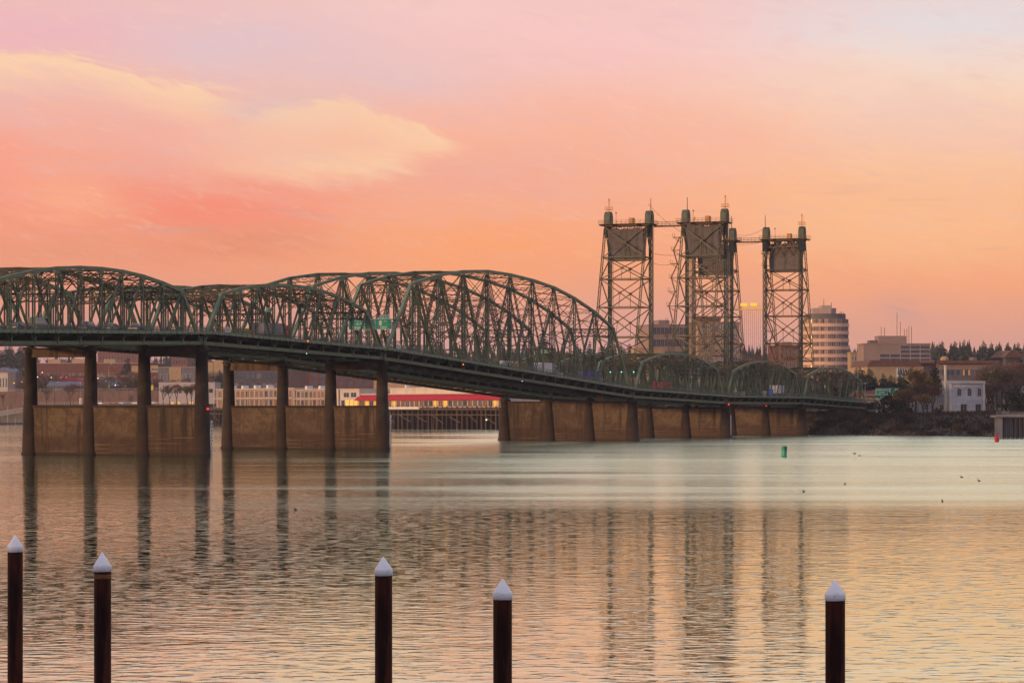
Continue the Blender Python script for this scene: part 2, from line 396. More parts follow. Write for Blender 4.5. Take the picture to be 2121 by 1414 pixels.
# ------------------------------------------------------------------ north bank terrain (camera-frame bank line: X across, Z away)
BANK = [(900, 150), (420, 520), (153, 840), (128, 885), (98, 918), (60, 1010), (-6, 1165), (-56, 1252), (-154, 1430), (-324, 1771), (-700, 2000), (-2000, 2600), (-5200, 3900)]
BD = (-.53, .848); BN_ = (.848, .53)
_ba = sorted((p[0]*BD[0]+p[1]*BD[1], p[0]*BN_[0]+p[1]*BN_[1]) for p in BANK)
def bank_c(a):
    if a <= _ba[0][0]: return _ba[0][1]
    for (a0, c0), (a1, c1) in zip(_ba, _ba[1:]):
        if a <= a1: return c0+(c1-c0)*(a-a0)/(a1-a0)
    return _ba[-1][1]
def sstep(x, a, b):
    t = max(0., min(1., (x-a)/(b-a))); return t*t*(3-2*t)
def land_h(dist, a=0.0):
    h = -1.5 + 8.2*sstep(dist, -3, 16) + 1.8*sstep(dist, 25, 160) + 30*sstep(dist, 260, 820)
    if dist > 0: h += .5*math.sin(a*.05)*math.sin(dist*.07)*min(1, dist/10) + 4*sstep(dist, 500, 900)*math.sin(a*.006+1)
    return h
def ground(x, y):
    X, Z = cam_xz(x, y); a = X*BD[0]+Z*BD[1]
    return land_h(X*BN_[0]+Z*BN_[1]-bank_c(a), a)
def gp(px, Z): x, y = P(px, Z); return (x, y, ground(x, y))

def build_land():
    dists = [-3, -1, 1, 3, 6, 9, 12, 16, 22, 30, 45, 70, 110, 160, 210, 260, 320, 390, 470, 560, 660, 780, 900, 1100, 1500, 2200, 3500, 6000, 10000]
    al = [-3000, -2000, -1200, -600, -200]+[0+22*i for i in range(100)]+[2300, 2500, 2800, 3200, 3800, 4600, 6000]
    mb = MB(); vs = []; fs = []; rnd = random.Random(4)
    for a in al:
        cc = bank_c(a)
        for d in dists:
            j = rnd.uniform(-1, 1) if 0 < d < 25 else 0
            X = a*BD[0]+(cc+d+j)*BN_[0]; Z = a*BD[1]+(cc+d+j)*BN_[1]
            x, y = PC(X, Z); vs.append((x, y, land_h(d, a)))
    n = len(dists)
    for i in range(len(al)-1):
        for j in range(n-1): fs.append((i*n+j, i*n+j+1, (i+1)*n+j+1, (i+1)*n+j))
    mb.add(vs, fs)
    o = mb.build('ground', mat('bank_earth_and_brush', (.085, .062, .042), .9, .5, .05, c2=(.045, .048, .028), bump=.3)); tag(o, kind='structure')
build_land()

# ------------------------------------------------------------------ bridge profile
ST = [-80.8, 0.0, 80.8, 242.6, 326.4, 410.2, 494.0]
ZB = [18.4, 20.15, 18.75, 11.4, 9.94, 9.93, 8.35]           # underside of the bottom chord above water
S1, S2, S3, S4 = 0.0, 11.8, 23.0, 35.7                     # truss planes of the near and the far bridge
H_SHORT = [9.85, 11.2, 12.25, 12.9, 13.2]
H_LONG = [17.3, 20.5, 22.7, 24.1, 24.6]
def zchord(t):
    for (t0, t1, z0, z1) in zip(ST, ST[1:], ZB, ZB[1:]):
        if t <= t1: return z0+(z1-z0)*(t-t0)/(t1-t0)
    return ZB[-1]+(t-ST[-1])*(-.012)
ROAD = 2.32
def zroad(t): return zchord(t)+ROAD

_fascia = {}
def gusset_mesh(cs):
    if ('g', cs) not in _fascia: _fascia[('g', cs)] = MB().box(-.62, -cs/2-.03, -.85, .62, cs/2+.03, .12).mesh('gusset_plate', [M_greenl])
    return _fascia[('g', cs)]
def span(label, i, s0, s1, near):
    t0, t1, z0, z1 = ST[i], ST[i+1], ZB[i], ZB[i+1]
    L = t1-t0; w = s1-s0; Np = 11; g = (z1-z0)/L
    long_ = L > 120; H = H_LONG if long_ else H_SHORT
    hh = [0]+H+H[::-1]+[0]
    root = empty('truss_span', (t0, s0, z0), 0, label, 'bridge span', 'truss spans of the near bridge' if near else 'truss spans of the far bridge')
    pl = L/Np
    e0 = .5 if True else 0
    bx = [e0+(L-2*e0)*k/Np for k in range(Np+1)]
    B = lambda k, y: Vector((bx[k], y, g*bx[k]+.32))
    T = lambda k, y: Vector((bx[k], y, g*bx[k]+hh[k]-.3))
    G = M_green; GC = M_greenl
    cs = .62 if long_ else .56
    for y in (0.0, w):
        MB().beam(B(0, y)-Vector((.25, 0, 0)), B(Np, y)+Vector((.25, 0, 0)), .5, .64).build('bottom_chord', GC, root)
        mb = MB()
        for k in range(1, Np-1):
            a, b = T(k, y), T(k+1, y); d = (b-a).normalized()*.22
            mb.beam(a-d, b+d, cs, cs)
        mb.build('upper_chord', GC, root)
        for (a, b) in ((B(0, y), T(1, y)), (B(Np, y), T(Np-1, y))):
            MB().beam(a, b+(b-a).normalized()*.1, cs*.98, cs*1.12, up=(0, 0, 1)).build('end_post', GC, root)
        # gusset plates
        for k in range(1, Np):
            put('gusset_plate', gusset_mesh(cs), root, T(k, y))
        for k in range(1, Np):
            a, b = B(k, y), T(k, y)
            mb = MB()
            if long_ or not near: mb.laced(a, b, .52, .44, (0, 1, 0), pitch=.75)
            else: mb.laced(a, b, .42, .36, (0, 1, 0), pitch=.7)
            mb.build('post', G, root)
        half = Np//2
        for k in range(1, Np):
            if k <= half-0 and k < Np-k: tk, bk = k, k+1
            else: continue
            if tk == half: 
                # centre panel: light crossed rods
                for (p, q) in ((T(half, y), B(half+1, y)), (T(half+1, y), B(half, y))):
                    if long_: MB().laced(p, q, .36, .30, (0, 1, 0), pitch=.8).build('diagonal', G, root)
                continue
            for (p, q) in ((T(tk, y), B(bk, y)), (T(Np-tk, y), B(Np-bk, y))):
                mb = MB()
                if long_: mb.beam(p, q, .5, .34) if tk < 3 else mb.laced(p, q, .46, .34, (0, 1, 0), pitch=.8)
                else: mb.beam(p, q, .34, .30)
                mb.build('diagonal', G, root)
        if long_:      # subdivided panels: hangers and struts from the middle of each diagonal
            for k in range(1, Np-1):
                if k == half: continue
                tk, bk = (k, k+1) if k < half else (k+1, k)
                mid = (T(tk, y)+B(bk, y))/2; foot = (B(k, y)+B(k+1, y))/2
                MB().beam(foot, mid, .38, .32).build('hanger', G, root)
                st = Vector((bx[bk], y, mid.z)); st2 = Vector((bx[tk], y, mid.z))
                MB().beam(mid, st2, .34, .26).build('strut', G, root)
                MB().laced(mid, (bx[bk], y, T(bk, y).z), .30, .26, (0, 1, 0), pitch=.7).build('sub_diagonal', M_olive, root)
        else:
            MB().beam((B(0, y)+B(1, y))/2, (B(0, y)+T(1, y))/2, .2, .2).build('hanger', G, root) if False else None
    # portals
    for (k0, k1) in ((0, 1), (Np, Np-1)):
        a0, b0 = B(k0, 0), T(k1, 0); d = (a0-b0).normalized(); mb = MB()
        dep = 2.4 if long_ else 1.7
        p, q = b0+d*.1, b0+d*dep
        yw = Vector((0, w, 0)); 
        mb.beam(p, p+yw, .34, .34); mb.beam(q, q+yw, .3, .3)
        n = 8
        for j in range(n):
            u, v = p+yw*(j/n), q+yw*((j+1)/n)
            mb.beam(u, v, .1, .1); mb.beam(q+yw*(j/n), p+yw*((j+1)/n), .1, .1)
        for yy, sg in ((0, 1), (w, -1)):       # curved knee braces
            prev = None
            for j in range(6):
                th = math.pi/2*j/5; rr = 3.0
                pt = q + Vector((0, yy + sg*(rr-rr*math.cos(th))*1.0 if False else yy+sg*rr*(1-math.cos(th)), 0)) + d*(rr*(1-math.sin(th)))
                if prev is not None: mb.beam(prev, pt, .22, .22)
                prev = pt
        mb.build('portal_brace', M_olive, root)
    # sway frames and top laterals
    for k in range(2, Np-1):
        mb = MB(); a, b = T(k, 0), T(k, w)
        clear = ROAD + 6.2
        zl = g*bx[k]+clear+.4; drop = a.z-zl
        mb.laced(a-Vector((0, 0, .15)), b-Vector((0, 0, .15)), .5, .26, (0, 0, 1), t=.08, pitch=.9, bar=.07)
        low = a.z-(1.9 if drop < 4.5 else drop*.45)
        if drop > 1.0:
            la, lb = Vector((bx[k], 0, max(zl, low))), Vector((bx[k], w, max(zl, low)))
            mb.laced(la, lb, .42, .22, (0, 0, 1), t=.08, pitch=.9, bar=.07)
            n = 4 if drop < 6 else 2
            for j in range(n):
                u0, u1 = w*j/n, w*(j+1)/n
                mb.beam((bx[k], u0, a.z-.2), (bx[k], u1, la.z), .12, .12); mb.beam((bx[k], u1, a.z-.2), (bx[k], u0, la.z), .12, .12)
            if la.z-zl > 3:
                ma, mb2 = Vector((bx[k], 0, zl)), Vector((bx[k], w, zl))
                mb.laced(ma, mb2, .36, .26, (0, 0, 1), pitch=.6, bar=.08)
                mb.beam(la, mb2, .14, .14); mb.beam(lb, ma, .14, .14)
            for yy, sg in ((0, 1), (w, -1)):
                bz = zl if la.z-zl > 3 else la.z
                mb.beam((bx[k], yy, bz-2.0), (bx[k], yy+sg*2.0, bz), .18, .18)
        mb.build('sway_brace', M_olive, root)
    for k in range(1, Np-1):
        mb = MB(); a, b, c, d = T(k, 0), T(k, w), T(k+1, 0), T(k+1, w)
        mb.beam(a, d, .16, .14); mb.beam(b, c, .16, .14); mb.beam((a+c)/2, (b+d)/2, .12, .12)
        mb.build('lateral_brace', M_olive, root)
    # floor
    nf = Np*(2 if long_ else 1)
    for k in range(nf+1):
        x = e0+(L-2*e0)*k/nf; z = g*x
        mb = MB(); mb.box(x-.05, -.2, z+.75, x+.05, w+.2, z+2.0); mb.box(x-.2, -.2, z+1.92, x+.2, w+.2, z+2.0); mb.box(x-.2, -.2, z+.70, x+.2, w+.2, z+.78)
        mb.build('floor_beam', M_dark, root)
        mb = MB()
        # outrigger bracket under the footway: vertical hanger plate, splayed arms
        for ys, sg in ((0, -1), (w, 1)):
            if ys == w and near: continue
            yo = ys+sg*.30
            mb.beam((x, yo, z+.3), (x, yo, z+1.25), .42, .12, up=(0, 1, 0))
            mb.beam((x-.05, yo, z+1.1), (x-.75, ys+sg*.62, z+1.86), .16, .14); mb.beam((x+.05, yo, z+1.1), (x+.75, ys+sg*.62, z+1.86), .16, .14)
            mb.beam((x, ys, z+1.35), (x, ys+sg*2.1, z+1.88), .16, .22)
        mb.build('outrigger_bracket', GC, root)
    mb = MB()
    for j in range(7):
        y = .9+(w-1.8)*j/6
        mb.beam((0, y, 1.72), (L, y, g*L+1.72), .22, .5)
    for k in range(nf):
        xa, xb = L*k/nf, L*(k+1)/nf
        mb.beam((xa, 0, g*xa+.55), (xb, w, g*xb+.55), .2, .14); mb.beam((xa, w, g*xa+.55), (xb, 0, g*xb+.55), .2, .14)
    mb.build('stringers', M_dark, root)
    mb = MB(); zt = ROAD
    mb.add([(0, .45, zt-.25), (L, .45, g*L+zt-.25), (L, w-.45, g*L+zt-.25), (0, w-.45, zt-.25), (0, .45, zt), (L, .45, g*L+zt), (L, w-.45, g*L+zt), (0, w-.45, zt)],
           [(0,3,2,1),(4,5,6,7),(0,1,5,4),(1,2,6,5),(2,3,7,6),(3,0,4,7)])
    mb.build('road_deck', M_deck, root)
    mb = MB()      # guard rails inside the trusses
    for y in (.55, w-.55):
        for zz in (.35, .75): mb.beam((0, y, zt+zz), (L, y, g*L+zt+zz), .08, .2)
        for k in range(int(L/2.4)): x = 1.2+2.4*k; mb.beam((x, y, g*x+zt), (x, y, g*x+zt+.9), .1, .1)
    mb.build('guard_rail', M_rail, root)
    sides = [(0, -1)] if near else [(0, -1), (w, 1)]
    for ys, sg in sides:
        ya, yb = ys+sg*.35, ys+sg*2.15; y0, y1 = min(ya, yb), max(ya, yb)
        mb = MB(); zf = 2.2
        mb.add([(0, y0, zf-.12), (L, y0, g*L+zf-.12), (L, y1, g*L+zf-.12), (0, y1, zf-.12), (0, y0, zf), (L, y0, g*L+zf), (L, y1, g*L+zf), (0, y1, zf)],
               [(0,3,2,1),(4,5,6,7),(0,1,5,4),(1,2,6,5),(2,3,7,6),(3,0,4,7)])
        mb.build('footway', M_deck, root)
        yr = ys+sg*2.12
        nfp = int(round(L/2.31)); pw = L/nfp
        if sg < 0:
            key = (round(pw, 3), round(g, 5))
            if key not in _fascia:
                q = MB(); q.add([(.09, -.05, -.27), (pw-.09, -.05, -.27+g*pw), (pw-.09, .05, -.27+g*pw), (.09, .05, -.27), (.09, -.05, .27), (pw-.09, -.05, .27+g*pw), (pw-.09, .05, .27+g*pw), (.09, .05, .27)],
                                [(0,3,2,1),(4,5,6,7),(0,1,5,4),(1,2,6,5),(2,3,7,6),(3,0,4,7)])
                _fascia[key] = q.mesh('fascia_panel', [GC])
            for k in range(nfp): put('fascia_panel', _fascia[key], root, (pw*k, yr-.06, g*pw*k+2.16))
        mb = MB(); mb.beam((0, yr+.04*sg*-1, 2.08), (L, yr+.04*sg*-1, g*L+2.08), .06, .4); mb.build('edge_beam', M_dark, root)
        rl = MB()
        for zz in (1.12, .86, .60, .34): rl.beam((0, yr, zf+zz), (L, yr, g*L+zf+zz), .05, .05 if zz < 1 else .08)
        rp = MB()
        for k in range(nfp+1): x = min(L-.05, max(.05, pw*k)); rp.beam((x, yr, g*x+zf), (x, yr, g*x+zf+1.14), .07, .07)
        for k in range(nfp*4): x = pw/4*(k+.5); rl.beam((x, yr, g*x+zf+.1), (x, yr, g*x+zf+1.1), .025, .025)
        tag(rp.build('railing_posts', M_rail, rl.build('railing', M_rail, root)), kind='stuff')
    return root

near_lab = ['near bridge truss span cut off by the photo\'s edge, over the first tall pier',
            'short green truss span of the near bridge between the two tall open piers',
            'long high-arched green truss span of the near bridge running down to the wall pier',
            'short green truss span of the near bridge just before its first lift tower',
            'short lift span of the near bridge hung between its two towers',
            'last green truss span of the near bridge reaching the wooded bank']
far_lab = ['far bridge truss span seen through the photo\'s edge behind the near one',
           'far bridge short truss span behind the near bridge between the tall piers',
           'far bridge long high-arched truss span seen behind the near one',
           'far bridge short truss span beside its first lift tower',
           'far bridge lift span hung between its two towers',
           'far bridge last truss span reaching the bank']
for i in range(6): span(near_lab[i], i, S1, S2, True)
for i in range(6): span(far_lab[i], i, S3, S4, False)

# ------------------------------------------------------------------ piers
def pier(i, tall, label, gauge=None):
    t = ST[i]; zb = ZB[i]-.35
    root = empty('bridge_pier', (t, 0, 0), 0, label, 'bridge pier', 'concrete piers standing in the river')
    wall_top = 9.2 if tall else zb-.55
    cols = (S1, S2, S3, S4)
    for s in cols:
        mb = MB()
        prof = [(1.80, -1.5), (1.80, .35), (1.60, .5), (1.52, 3.2)]
        if tall: prof += [(1.36, wall_top), (1.30, wall_top+.01), (1.06, zb-1.1), (1.18, zb-1.05), (1.18, zb)]
        else: prof = [(2.1, -1.5), (2.1, .35), (1.95, .5), (1.75, 3.2), (1.22, zb-1.0), (1.4, zb-.95), (1.4, zb)]
        mb.lathe(prof, 24); o = mb.build('column', M_piercol, root, (0, s, 0))
        for p in o.data.polygons: p.use_smooth = len(p.vertices) == 4 and abs(p.normal.z) < .8
        mb = MB()
        mb.box(-.95, s-.75, zb, .95, s+.75, zb+.20); mb.box(-.7, s-.4, zb+.2, -.15, s+.4, zb+.42); mb.box(.15, s-.4, zb+.2, .7, s+.4, zb+.42)
        mb.build('bearing', M_dark, root)
    for (a, b) in ((S1, S2), (S2, S3), (S3, S4)):
        mb = MB(); mb.box(-.85, a+1.0, -1.5, .85, b-1.0, wall_top-.5)
        mb.build('wall_panel', M_pierwall, root)
        mb = MB(); mb.box(-1.02, a+.9, wall_top-.5, 1.02, b-.9, wall_top); mb.build('wall_coping', M_piercap, root)
    if tall:
        for (a, b) in ((S1, S2), (S3, S4)):
            mb = MB(); mb.box(-.8, a+.7, zb-1.75, .8, b-.7, zb-.25); mb.build('cap_beam', M_pierwall, root)
            mb = MB(); mb.box(-1.0, a-1.15, zb-.25, 1.0, b+1.15, zb+.02); mb.build('cap_slab', M_piercap, root)
            # inspection handrail on the cap
    return root
pier(1, True, 'tall open concrete pier, the first from the photo\'s edge')
pier(2, True, 'tall open concrete pier under the foot of the long arched span')
pier(3, False, 'low concrete wall pier at the lower end of the long arched span')
pier(4, False, 'low concrete wall pier under the first pair of lift towers')
pier(5, False, 'low concrete wall pier under the second pair of lift towers, next to the bank')
# shore abutment
ab = empty('bridge_abutment', (ST[6], 0, 0), 0, 'concrete abutment where the near bridge meets the wooded bank', 'abutment')
MB().box(0, -3.5, -1.5, 3, 40, ZB[6]-.1).build('abutment_wall', M_conc, ab)
for s in (S1, S2, S3, S4):
    MB().lathe([(1.3, -1.5), (1.2, ZB[6]-.2)], 16).build('column', M_piercol, ab, (-1.2, s, 0))
for k in range(2): MB().box(3, -3.6+41*k, 0, 42, -2.8+41*k, zroad(520)+.2).build('wing_wall', M_conc, ab)

# gauge boards on the river face of the near columns
def gauge(t, ztop, lab):
    root = empty('gauge_board', (t-.9, S1-1.80, -.2), 0, lab, 'gauge board', 'white clearance gauge boards on the piers')
    MB().box(-.28, -.06, 0, .28, .0, ztop).build('board', mat('gauge_white', (.62, .64, .66), .6, .25, 2.0), root)
    dk = mat('gauge_black', (.04, .04, .05), .6, .2)
    k = 0; z = .3
    while z < ztop-.3:
        MB().box(-.22 if k % 2 else -.05, -.085, z, .05 if k % 2 else .22, -.06, z+.26).build('gauge_mark', dk, root); z += .62; k += 1
gauge(ST[1]+1.2, 6.6, 'white gauge board with black marks on the first tall pier')
gauge(ST[2]+1.2, 7.4, 'white gauge board with black marks on the second tall pier')
gauge(ST[4]+.6, 6.9, 'white gauge board with black marks on the pier below the near lift tower')

# ------------------------------------------------------------------ lift towers
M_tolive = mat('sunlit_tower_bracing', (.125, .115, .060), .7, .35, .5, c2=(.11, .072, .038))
M_hood = mat('olive_hood_paint', (.085, .098, .060), .6, .35, .6, c2=(.065, .06, .038))
def tower(t, s0, s1, back, label, cw_label, cw_top, lit):
    """front legs at t on the lift-span side; back legs rake away in the 'back' direction (-1 south, +1 north)"""
    root = empty('lift_tower', (t, s0, 0), 0, label, 'lift tower', 'lift towers of the twin bridges')
    w = s1-s0; zb = zchord(t)+.6; ztop = 62.2
    zl = [zb+13.2, 29.4, 38.1, 46.4, 52.8, 61.6]
    fx = -back*.9
    def bxk(z): return back*(3.2 + (ztop-z)/(ztop-22.0)*10.6)
    GL = M_green
    for y in (0, w):
        mb = MB(); mb.laced((fx, y, zb-.4), (fx, y, ztop), .95, .8, (0, 1, 0), t=.12, pitch=.95, bar=.12)
        mb.box(fx-.42, y-.06, zb-.4, fx+.42, y+.06, ztop)
        mb.build('front_leg', GL, root)
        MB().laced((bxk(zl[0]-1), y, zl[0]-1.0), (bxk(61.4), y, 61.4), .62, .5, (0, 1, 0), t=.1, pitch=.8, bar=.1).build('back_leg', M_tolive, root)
        for k in range(5):
            za, zc = zl[k], zl[k+1]
            MB().beam((fx, y, za), (bxk(za), y, za), .28, .3).build('side_strut', M_rusty, root)
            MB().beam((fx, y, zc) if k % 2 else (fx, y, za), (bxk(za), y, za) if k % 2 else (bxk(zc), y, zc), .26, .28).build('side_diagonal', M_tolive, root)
    for k in range(5):
        za, zc = zl[k], zl[k+1]
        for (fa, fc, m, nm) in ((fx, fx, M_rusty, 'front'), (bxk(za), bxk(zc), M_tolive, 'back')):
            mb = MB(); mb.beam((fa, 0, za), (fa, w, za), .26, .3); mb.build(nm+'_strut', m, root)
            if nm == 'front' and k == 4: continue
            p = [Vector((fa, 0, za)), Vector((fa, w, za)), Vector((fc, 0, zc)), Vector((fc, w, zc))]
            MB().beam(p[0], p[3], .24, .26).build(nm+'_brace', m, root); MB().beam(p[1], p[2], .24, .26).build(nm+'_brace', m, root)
            c = (p[0]+p[3])/2
            MB().box(c.x-.1, c.y-.45, c.z-.4, c.x+.1, c.y+.45, c.z+.4).build('gusset', m, root)
            MB().beam(c, (fa, c.y, za), .14, .14).build('tie', m, root)
    # top frame: lattice girders and machinery deck
    for x in (fx, back*3.3):
        mb = MB(); mb.beam((x, -.6, ztop), (x, w+.6, ztop), .4, .5); mb.beam((x, -.3, ztop-2.2), (x, w+.3, ztop-2.2), .32, .36)
        n = 8
        for j in range(n): 
            a, b = (w*j/n, w*(j+1)/n)
            mb.beam((x, a, ztop-2.1 if j % 2 else ztop-.1), (x, b, ztop-.1 if j % 2 else ztop-2.1), .16, .16)
        for j in (2, 4, 6): mb.beam((x, w*j/n, ztop-2.1), (x, w*(j+.9)/n, ztop-4.6), .2, .2); mb.beam((x, w*j/n, ztop-2.1), (x, w*(j-.9)/n, ztop-4.6), .2, .2)
        mb.build('top_girder', M_rusty, root)
    x0, x1 = min(-back*2.4, back*5.0), max(-back*2.4, back*5.0)
    mb = MB(); mb.box(x0, -1.6, ztop+.28, x1, w+1.6, ztop+.40)
    for y in (-1.2, 2.6, w-2.6, w+1.2): mb.beam((x0, y, ztop+.1), (x1, y, ztop+.1), .2, .36)
    mb.build('machinery_deck', M_rusty, root)
    mb = MB()
    for y in (-1.55, w+1.55):
        for zz in (.5, 1.05): mb.beam((x0, y, ztop+.4+zz), (x1, y, ztop+.4+zz), .06, .06)
    for x in (x0, x1):
        for zz in (.5, 1.05): mb.beam((x, -1.55, ztop+.4+zz), (x, w+1.55, ztop+.4+zz), .06, .06)
        for j in range(12): mb.beam((x, -1.55+(w+3.1)*j/11, ztop+.4), (x, -1.55+(w+3.1)*j/11, ztop+1.5), .06, .06)
    mb.build('deck_railing', M_rusty, root)
    # sheave hoods: plate boxes with a round crown
    for y in (0, w):
        prof = [(-1.65, 0), (1.65, 0), (1.65, 1.9)]
        for j in range(1, 12): a = math.pi*j/12; prof.append((1.65*math.cos(a), 1.9+2.0*math.sin(a)))
        prof.append((-1.65, 1.9))
        xo = back*.4
        mb = MB(); mb.prism([(p[0]+xo, p[1]+ztop+.42) for p in prof], 'y', y-.88, y+.88)
        mb.build('sheave_hood', M_hood, root)
        mb = MB()
        for yy in (-.93, .93): 
            mb.lathe([(.5, 0), (.5, .12)], 10) if False else mb.box(xo-.5, y+yy-.08, ztop+1.9, xo+.5, y+yy+.08, ztop+2.9)
        mb.box(xo-1.75, y-.95, ztop+.42, xo+1.75, y+.95, ztop+.62)
        mb.build('hood_frame', M_tolive, root)
        mb = MB(); mb.box(fx-.6, y-.8, ztop-3.4, back*1.9, y+.8, ztop+.2); mb.build('sheave_bearing_box', M_dark, root)
        # counterweight and span ropes
        mb = MB()
        for j in range(4):
            yy = y+(-.6+.4*j)
            mb.tube([(back*2.1, yy, cw_top), (back*2.1, yy, ztop)], .07, 4, False)
            mb.tube([(fx-back*.9, yy*.98+w*.01, zchord(t)+11.2), (fx-back*.9, yy, ztop)], .07, 4, False)
        mb.build('hoist_ropes', M_dark, root)
    # beacon mast, ladder rings, poles
    mb = MB(); yb = w if lit == 'far' else 0.0
    zt = ztop+.42+4.2
    mb.tube([(0, yb, zt-.2), (0, yb, zt+2.9)], .12, 6); mb.box(-.9, yb-.9, zt+.25, .9, yb+.9, zt+.33)
    for j in range(4): mb.beam((.9 if j % 2 else -.9, yb+(.9 if j < 2 else -.9), zt), (.9 if j % 2 else -.9, yb+(.9 if j < 2 else -.9), zt+1.1), .07, .07)
    for zz in (.7, 1.1):
        for (a, b) in (((-.9, -.9), (.9, -.9)), ((.9, -.9), (.9, .9)), ((.9, .9), (-.9, .9)), ((-.9, .9), (-.9, -.9))): mb.beam((a[0], yb+a[1], zt+zz), (b[0], yb+b[1], zt+zz), .06, .06)
    for zz in (1.6, 2.1, 2.6): mb.beam((0, yb, zt+zz), (0, yb-.9, zt+zz), .05, .05)
    mst = mb.build('beacon_mast', mat('warning_orange', (.62, .20, .05), .5, .2), root)
    MB().lathe([(.22, 0), (.28, .3), (.2, .6), (.05, .75)], 10).build('beacon_lamp', mat('beacon_glass', (.75, .32, .08), .3, .1), mst, (0, yb, zt+2.9))
    mb = MB(); yp = 0.0 if lit == 'far' else w
    mb.tube([(fx, yp, ztop), (fx, yp, zt+3.4)], [.16, .09], 6); mb.build('whip_pole', M_rusty, root)
    mb = MB()
    for (xx, yy, h) in ((x0+.2, -1.4, 2.6), (x1-.2, w+1.4, 2.9), (x0+.4, w*.7, 3.0)):
        mb.tube([(xx, yy, ztop+.4), (xx, yy, ztop+.4+h)], .05, 5); mb.lathe([(.08, 0), (.2, .15), (.2, .35), (.05, .45)], 8, (xx, yy, ztop+.4+h))
    mb.build('deck_lamps', M_dark, root)
    mb = MB(); mb.box(back*1.0, w*.34, ztop+.42, back*3.0, w*.44, ztop+2.2) if back > 0 else mb.box(back*3.0, w*.34, ztop+.42, back*1.0, w*.44, ztop+2.2)
    mb.build('control_cabinet', mat('cabinet_orange_primer', (.55, .24, .08), .55, .2), root)
    # stair platforms stepping up the back leg on the far side
    ys = w
    if s0 < S3:
     for k, z in enumerate((24.0, 29.4, 33.6, 38.1, 42.3, 46.4, 50.4, 54.4, 58.2)):
         xb = bxk(z); mb = MB()
         mb.box(xb-1.0, ys+.3, z, xb+1.0, ys+2.6, z+.10)
         for xx in (-1.0, 1.0):
             mb.beam((xb+xx, ys+2.55, z), (xb+xx, ys+2.55, z+1.1), .06, .06)
             mb.beam((xb+xx, ys+.2, z-1.5), (xb+xx, ys+2.4, z), .09, .09)
         for zz in (.55, 1.1): mb.beam((xb-1, ys+2.55, z+zz), (xb+1, ys+2.55, z+zz), .05, .05)
         mb.build('stair_platform', M_rusty, root)
         if k < 8:
             z2 = (24.0, 29.4, 33.6, 38.1, 42.3, 46.4, 50.4, 54.4, 58.2)[k+1]; xb2 = bxk(z2); mb = MB()
             for xx in (-.35, .35): mb.beam((xb+xx, ys+2.2 if k % 2 else ys+.7, z+.1), (xb2+xx, ys+.7 if k % 2 else ys+2.2, z2), .10, .14)
             n = 9
             for j in range(1, n):
                 f = j/n; xx = xb+(xb2-xb)*f; yy = (ys+2.2+(-1.5)*f) if k % 2 else (ys+.7+1.5*f); zz = z+(z2-z)*f
                 mb.beam((xx-.35, yy, zz), (xx+.35, yy, zz), .2, .05)
             mb.build('stair_flight', M_rusty, root)
    # counterweight hangs free inside the frame
    cw = empty('counterweight', (t+back*2.2, s0, cw_top-8.8), 0, cw_label, 'counterweight', 'concrete counterweights hung in the lift towers')
    mb = MB(); mb.box(-1.3, .95, 0, 1.3, w-.95, 8.4); mb.build('concrete_block', M_cw, cw)
    mb = MB(); rr = random.Random(int(t+s0)); y = 1.1
    while y < w-1.4:
        d = rr.uniform(.9, 2.0); mb.box(-1.1, y, 8.4, 1.1, min(w-1.2, y+d), 8.4+rr.uniform(.25, 1.5)); y += d+.02
    mb.build('balance_blocks', M_cw, cw)
    mb = MB()
    xf = -1.38 if back < 0 else -1.38
    for yy in (w*.5-.25, w*.5+.25): mb.beam((xf, yy, .1), (xf, yy, 8.8), .07, .07)
    for j in range(18): mb.beam((xf, w*.5-.25, .4+.46*j), (xf, w*.5+.25, .4+.46*j), .06, .06)
    mb.build('ladder', M_tolive, cw)
    mb = MB(); mb.box(-1.42, .9, -.32, 1.42, w-.9, 0.0); mb.build('bottom_frame', M_tolive, cw)
    return root
tower(ST[4], S1, S2, -1, 'near bridge tower in the central pair, its counterweight nearest us', 'big concrete counterweight in the near bridge\'s central tower', 61.4, 'near')
tower(ST[5], S1, S2, +1, 'lift tower of the near bridge standing alone, closest to the round building', 'concrete counterweight in the lone tower closest to the round building', 61.2, 'near')
tower(ST[4], S3, S4, -1, 'lift tower of the far bridge standing alone beside the long arched span', 'concrete counterweight with a stepped top in the lone far tower', 60.9, 'far')
tower(ST[5], S3, S4, +1, 'tower of the far bridge half hidden behind the near bridge\'s central tower', 'concrete counterweight half hidden behind the near bridge\'s central tower', 60.6, 'far')

# walkways and wires between the twin towers
def walkway(t, label):
    root = empty('tower_walkway', (t, S2, 62.0), 0, label, 'walkway', 'walkways high up between the twin towers')
    g = S3-S2
    mb = MB(); mb.box(-.6, 1.4, -.35, .6, g-1.4, .1); mb.build('walkway_beam', M_rusty, root)
    mb = MB()
    for x in (-.58, .58):
        for z in (.6, 1.15): mb.beam((x, 1.4, z), (x, g-1.4, z), .06, .06)
        for j in range(8): mb.beam((x, 1.4+(g-2.8)*j/7, .1), (x, 1.4+(g-2.8)*j/7, 1.2), .06, .06)
    mb.build('handrail', M_rusty, root)
    return root
walkway(ST[4]-.4, 'slim walkway high up joining the first pair of towers')
walkway(ST[5]+.4, 'slim walkway high up joining the second pair of towers')
def wire(name, a, b, sag, label, r=.045):
    pts = []
    for i in range(13):
        f = i/12; p = Vector(a).lerp(Vector(b), f); p.z -= sag*4*f*(1-f); pts.append(p)
    o = MB().tube(pts, r, 4).build(name, M_dark); tag(o, label, 'cable', 'wires strung between the lift towers'); return o
wire('overhead_wire', (ST[4], S3+.5, 68.5), (ST[4]+.4, S2-.5, 59.0), 1.0, 'slanting wire from the tall pole on the lone far tower down to the near tower')
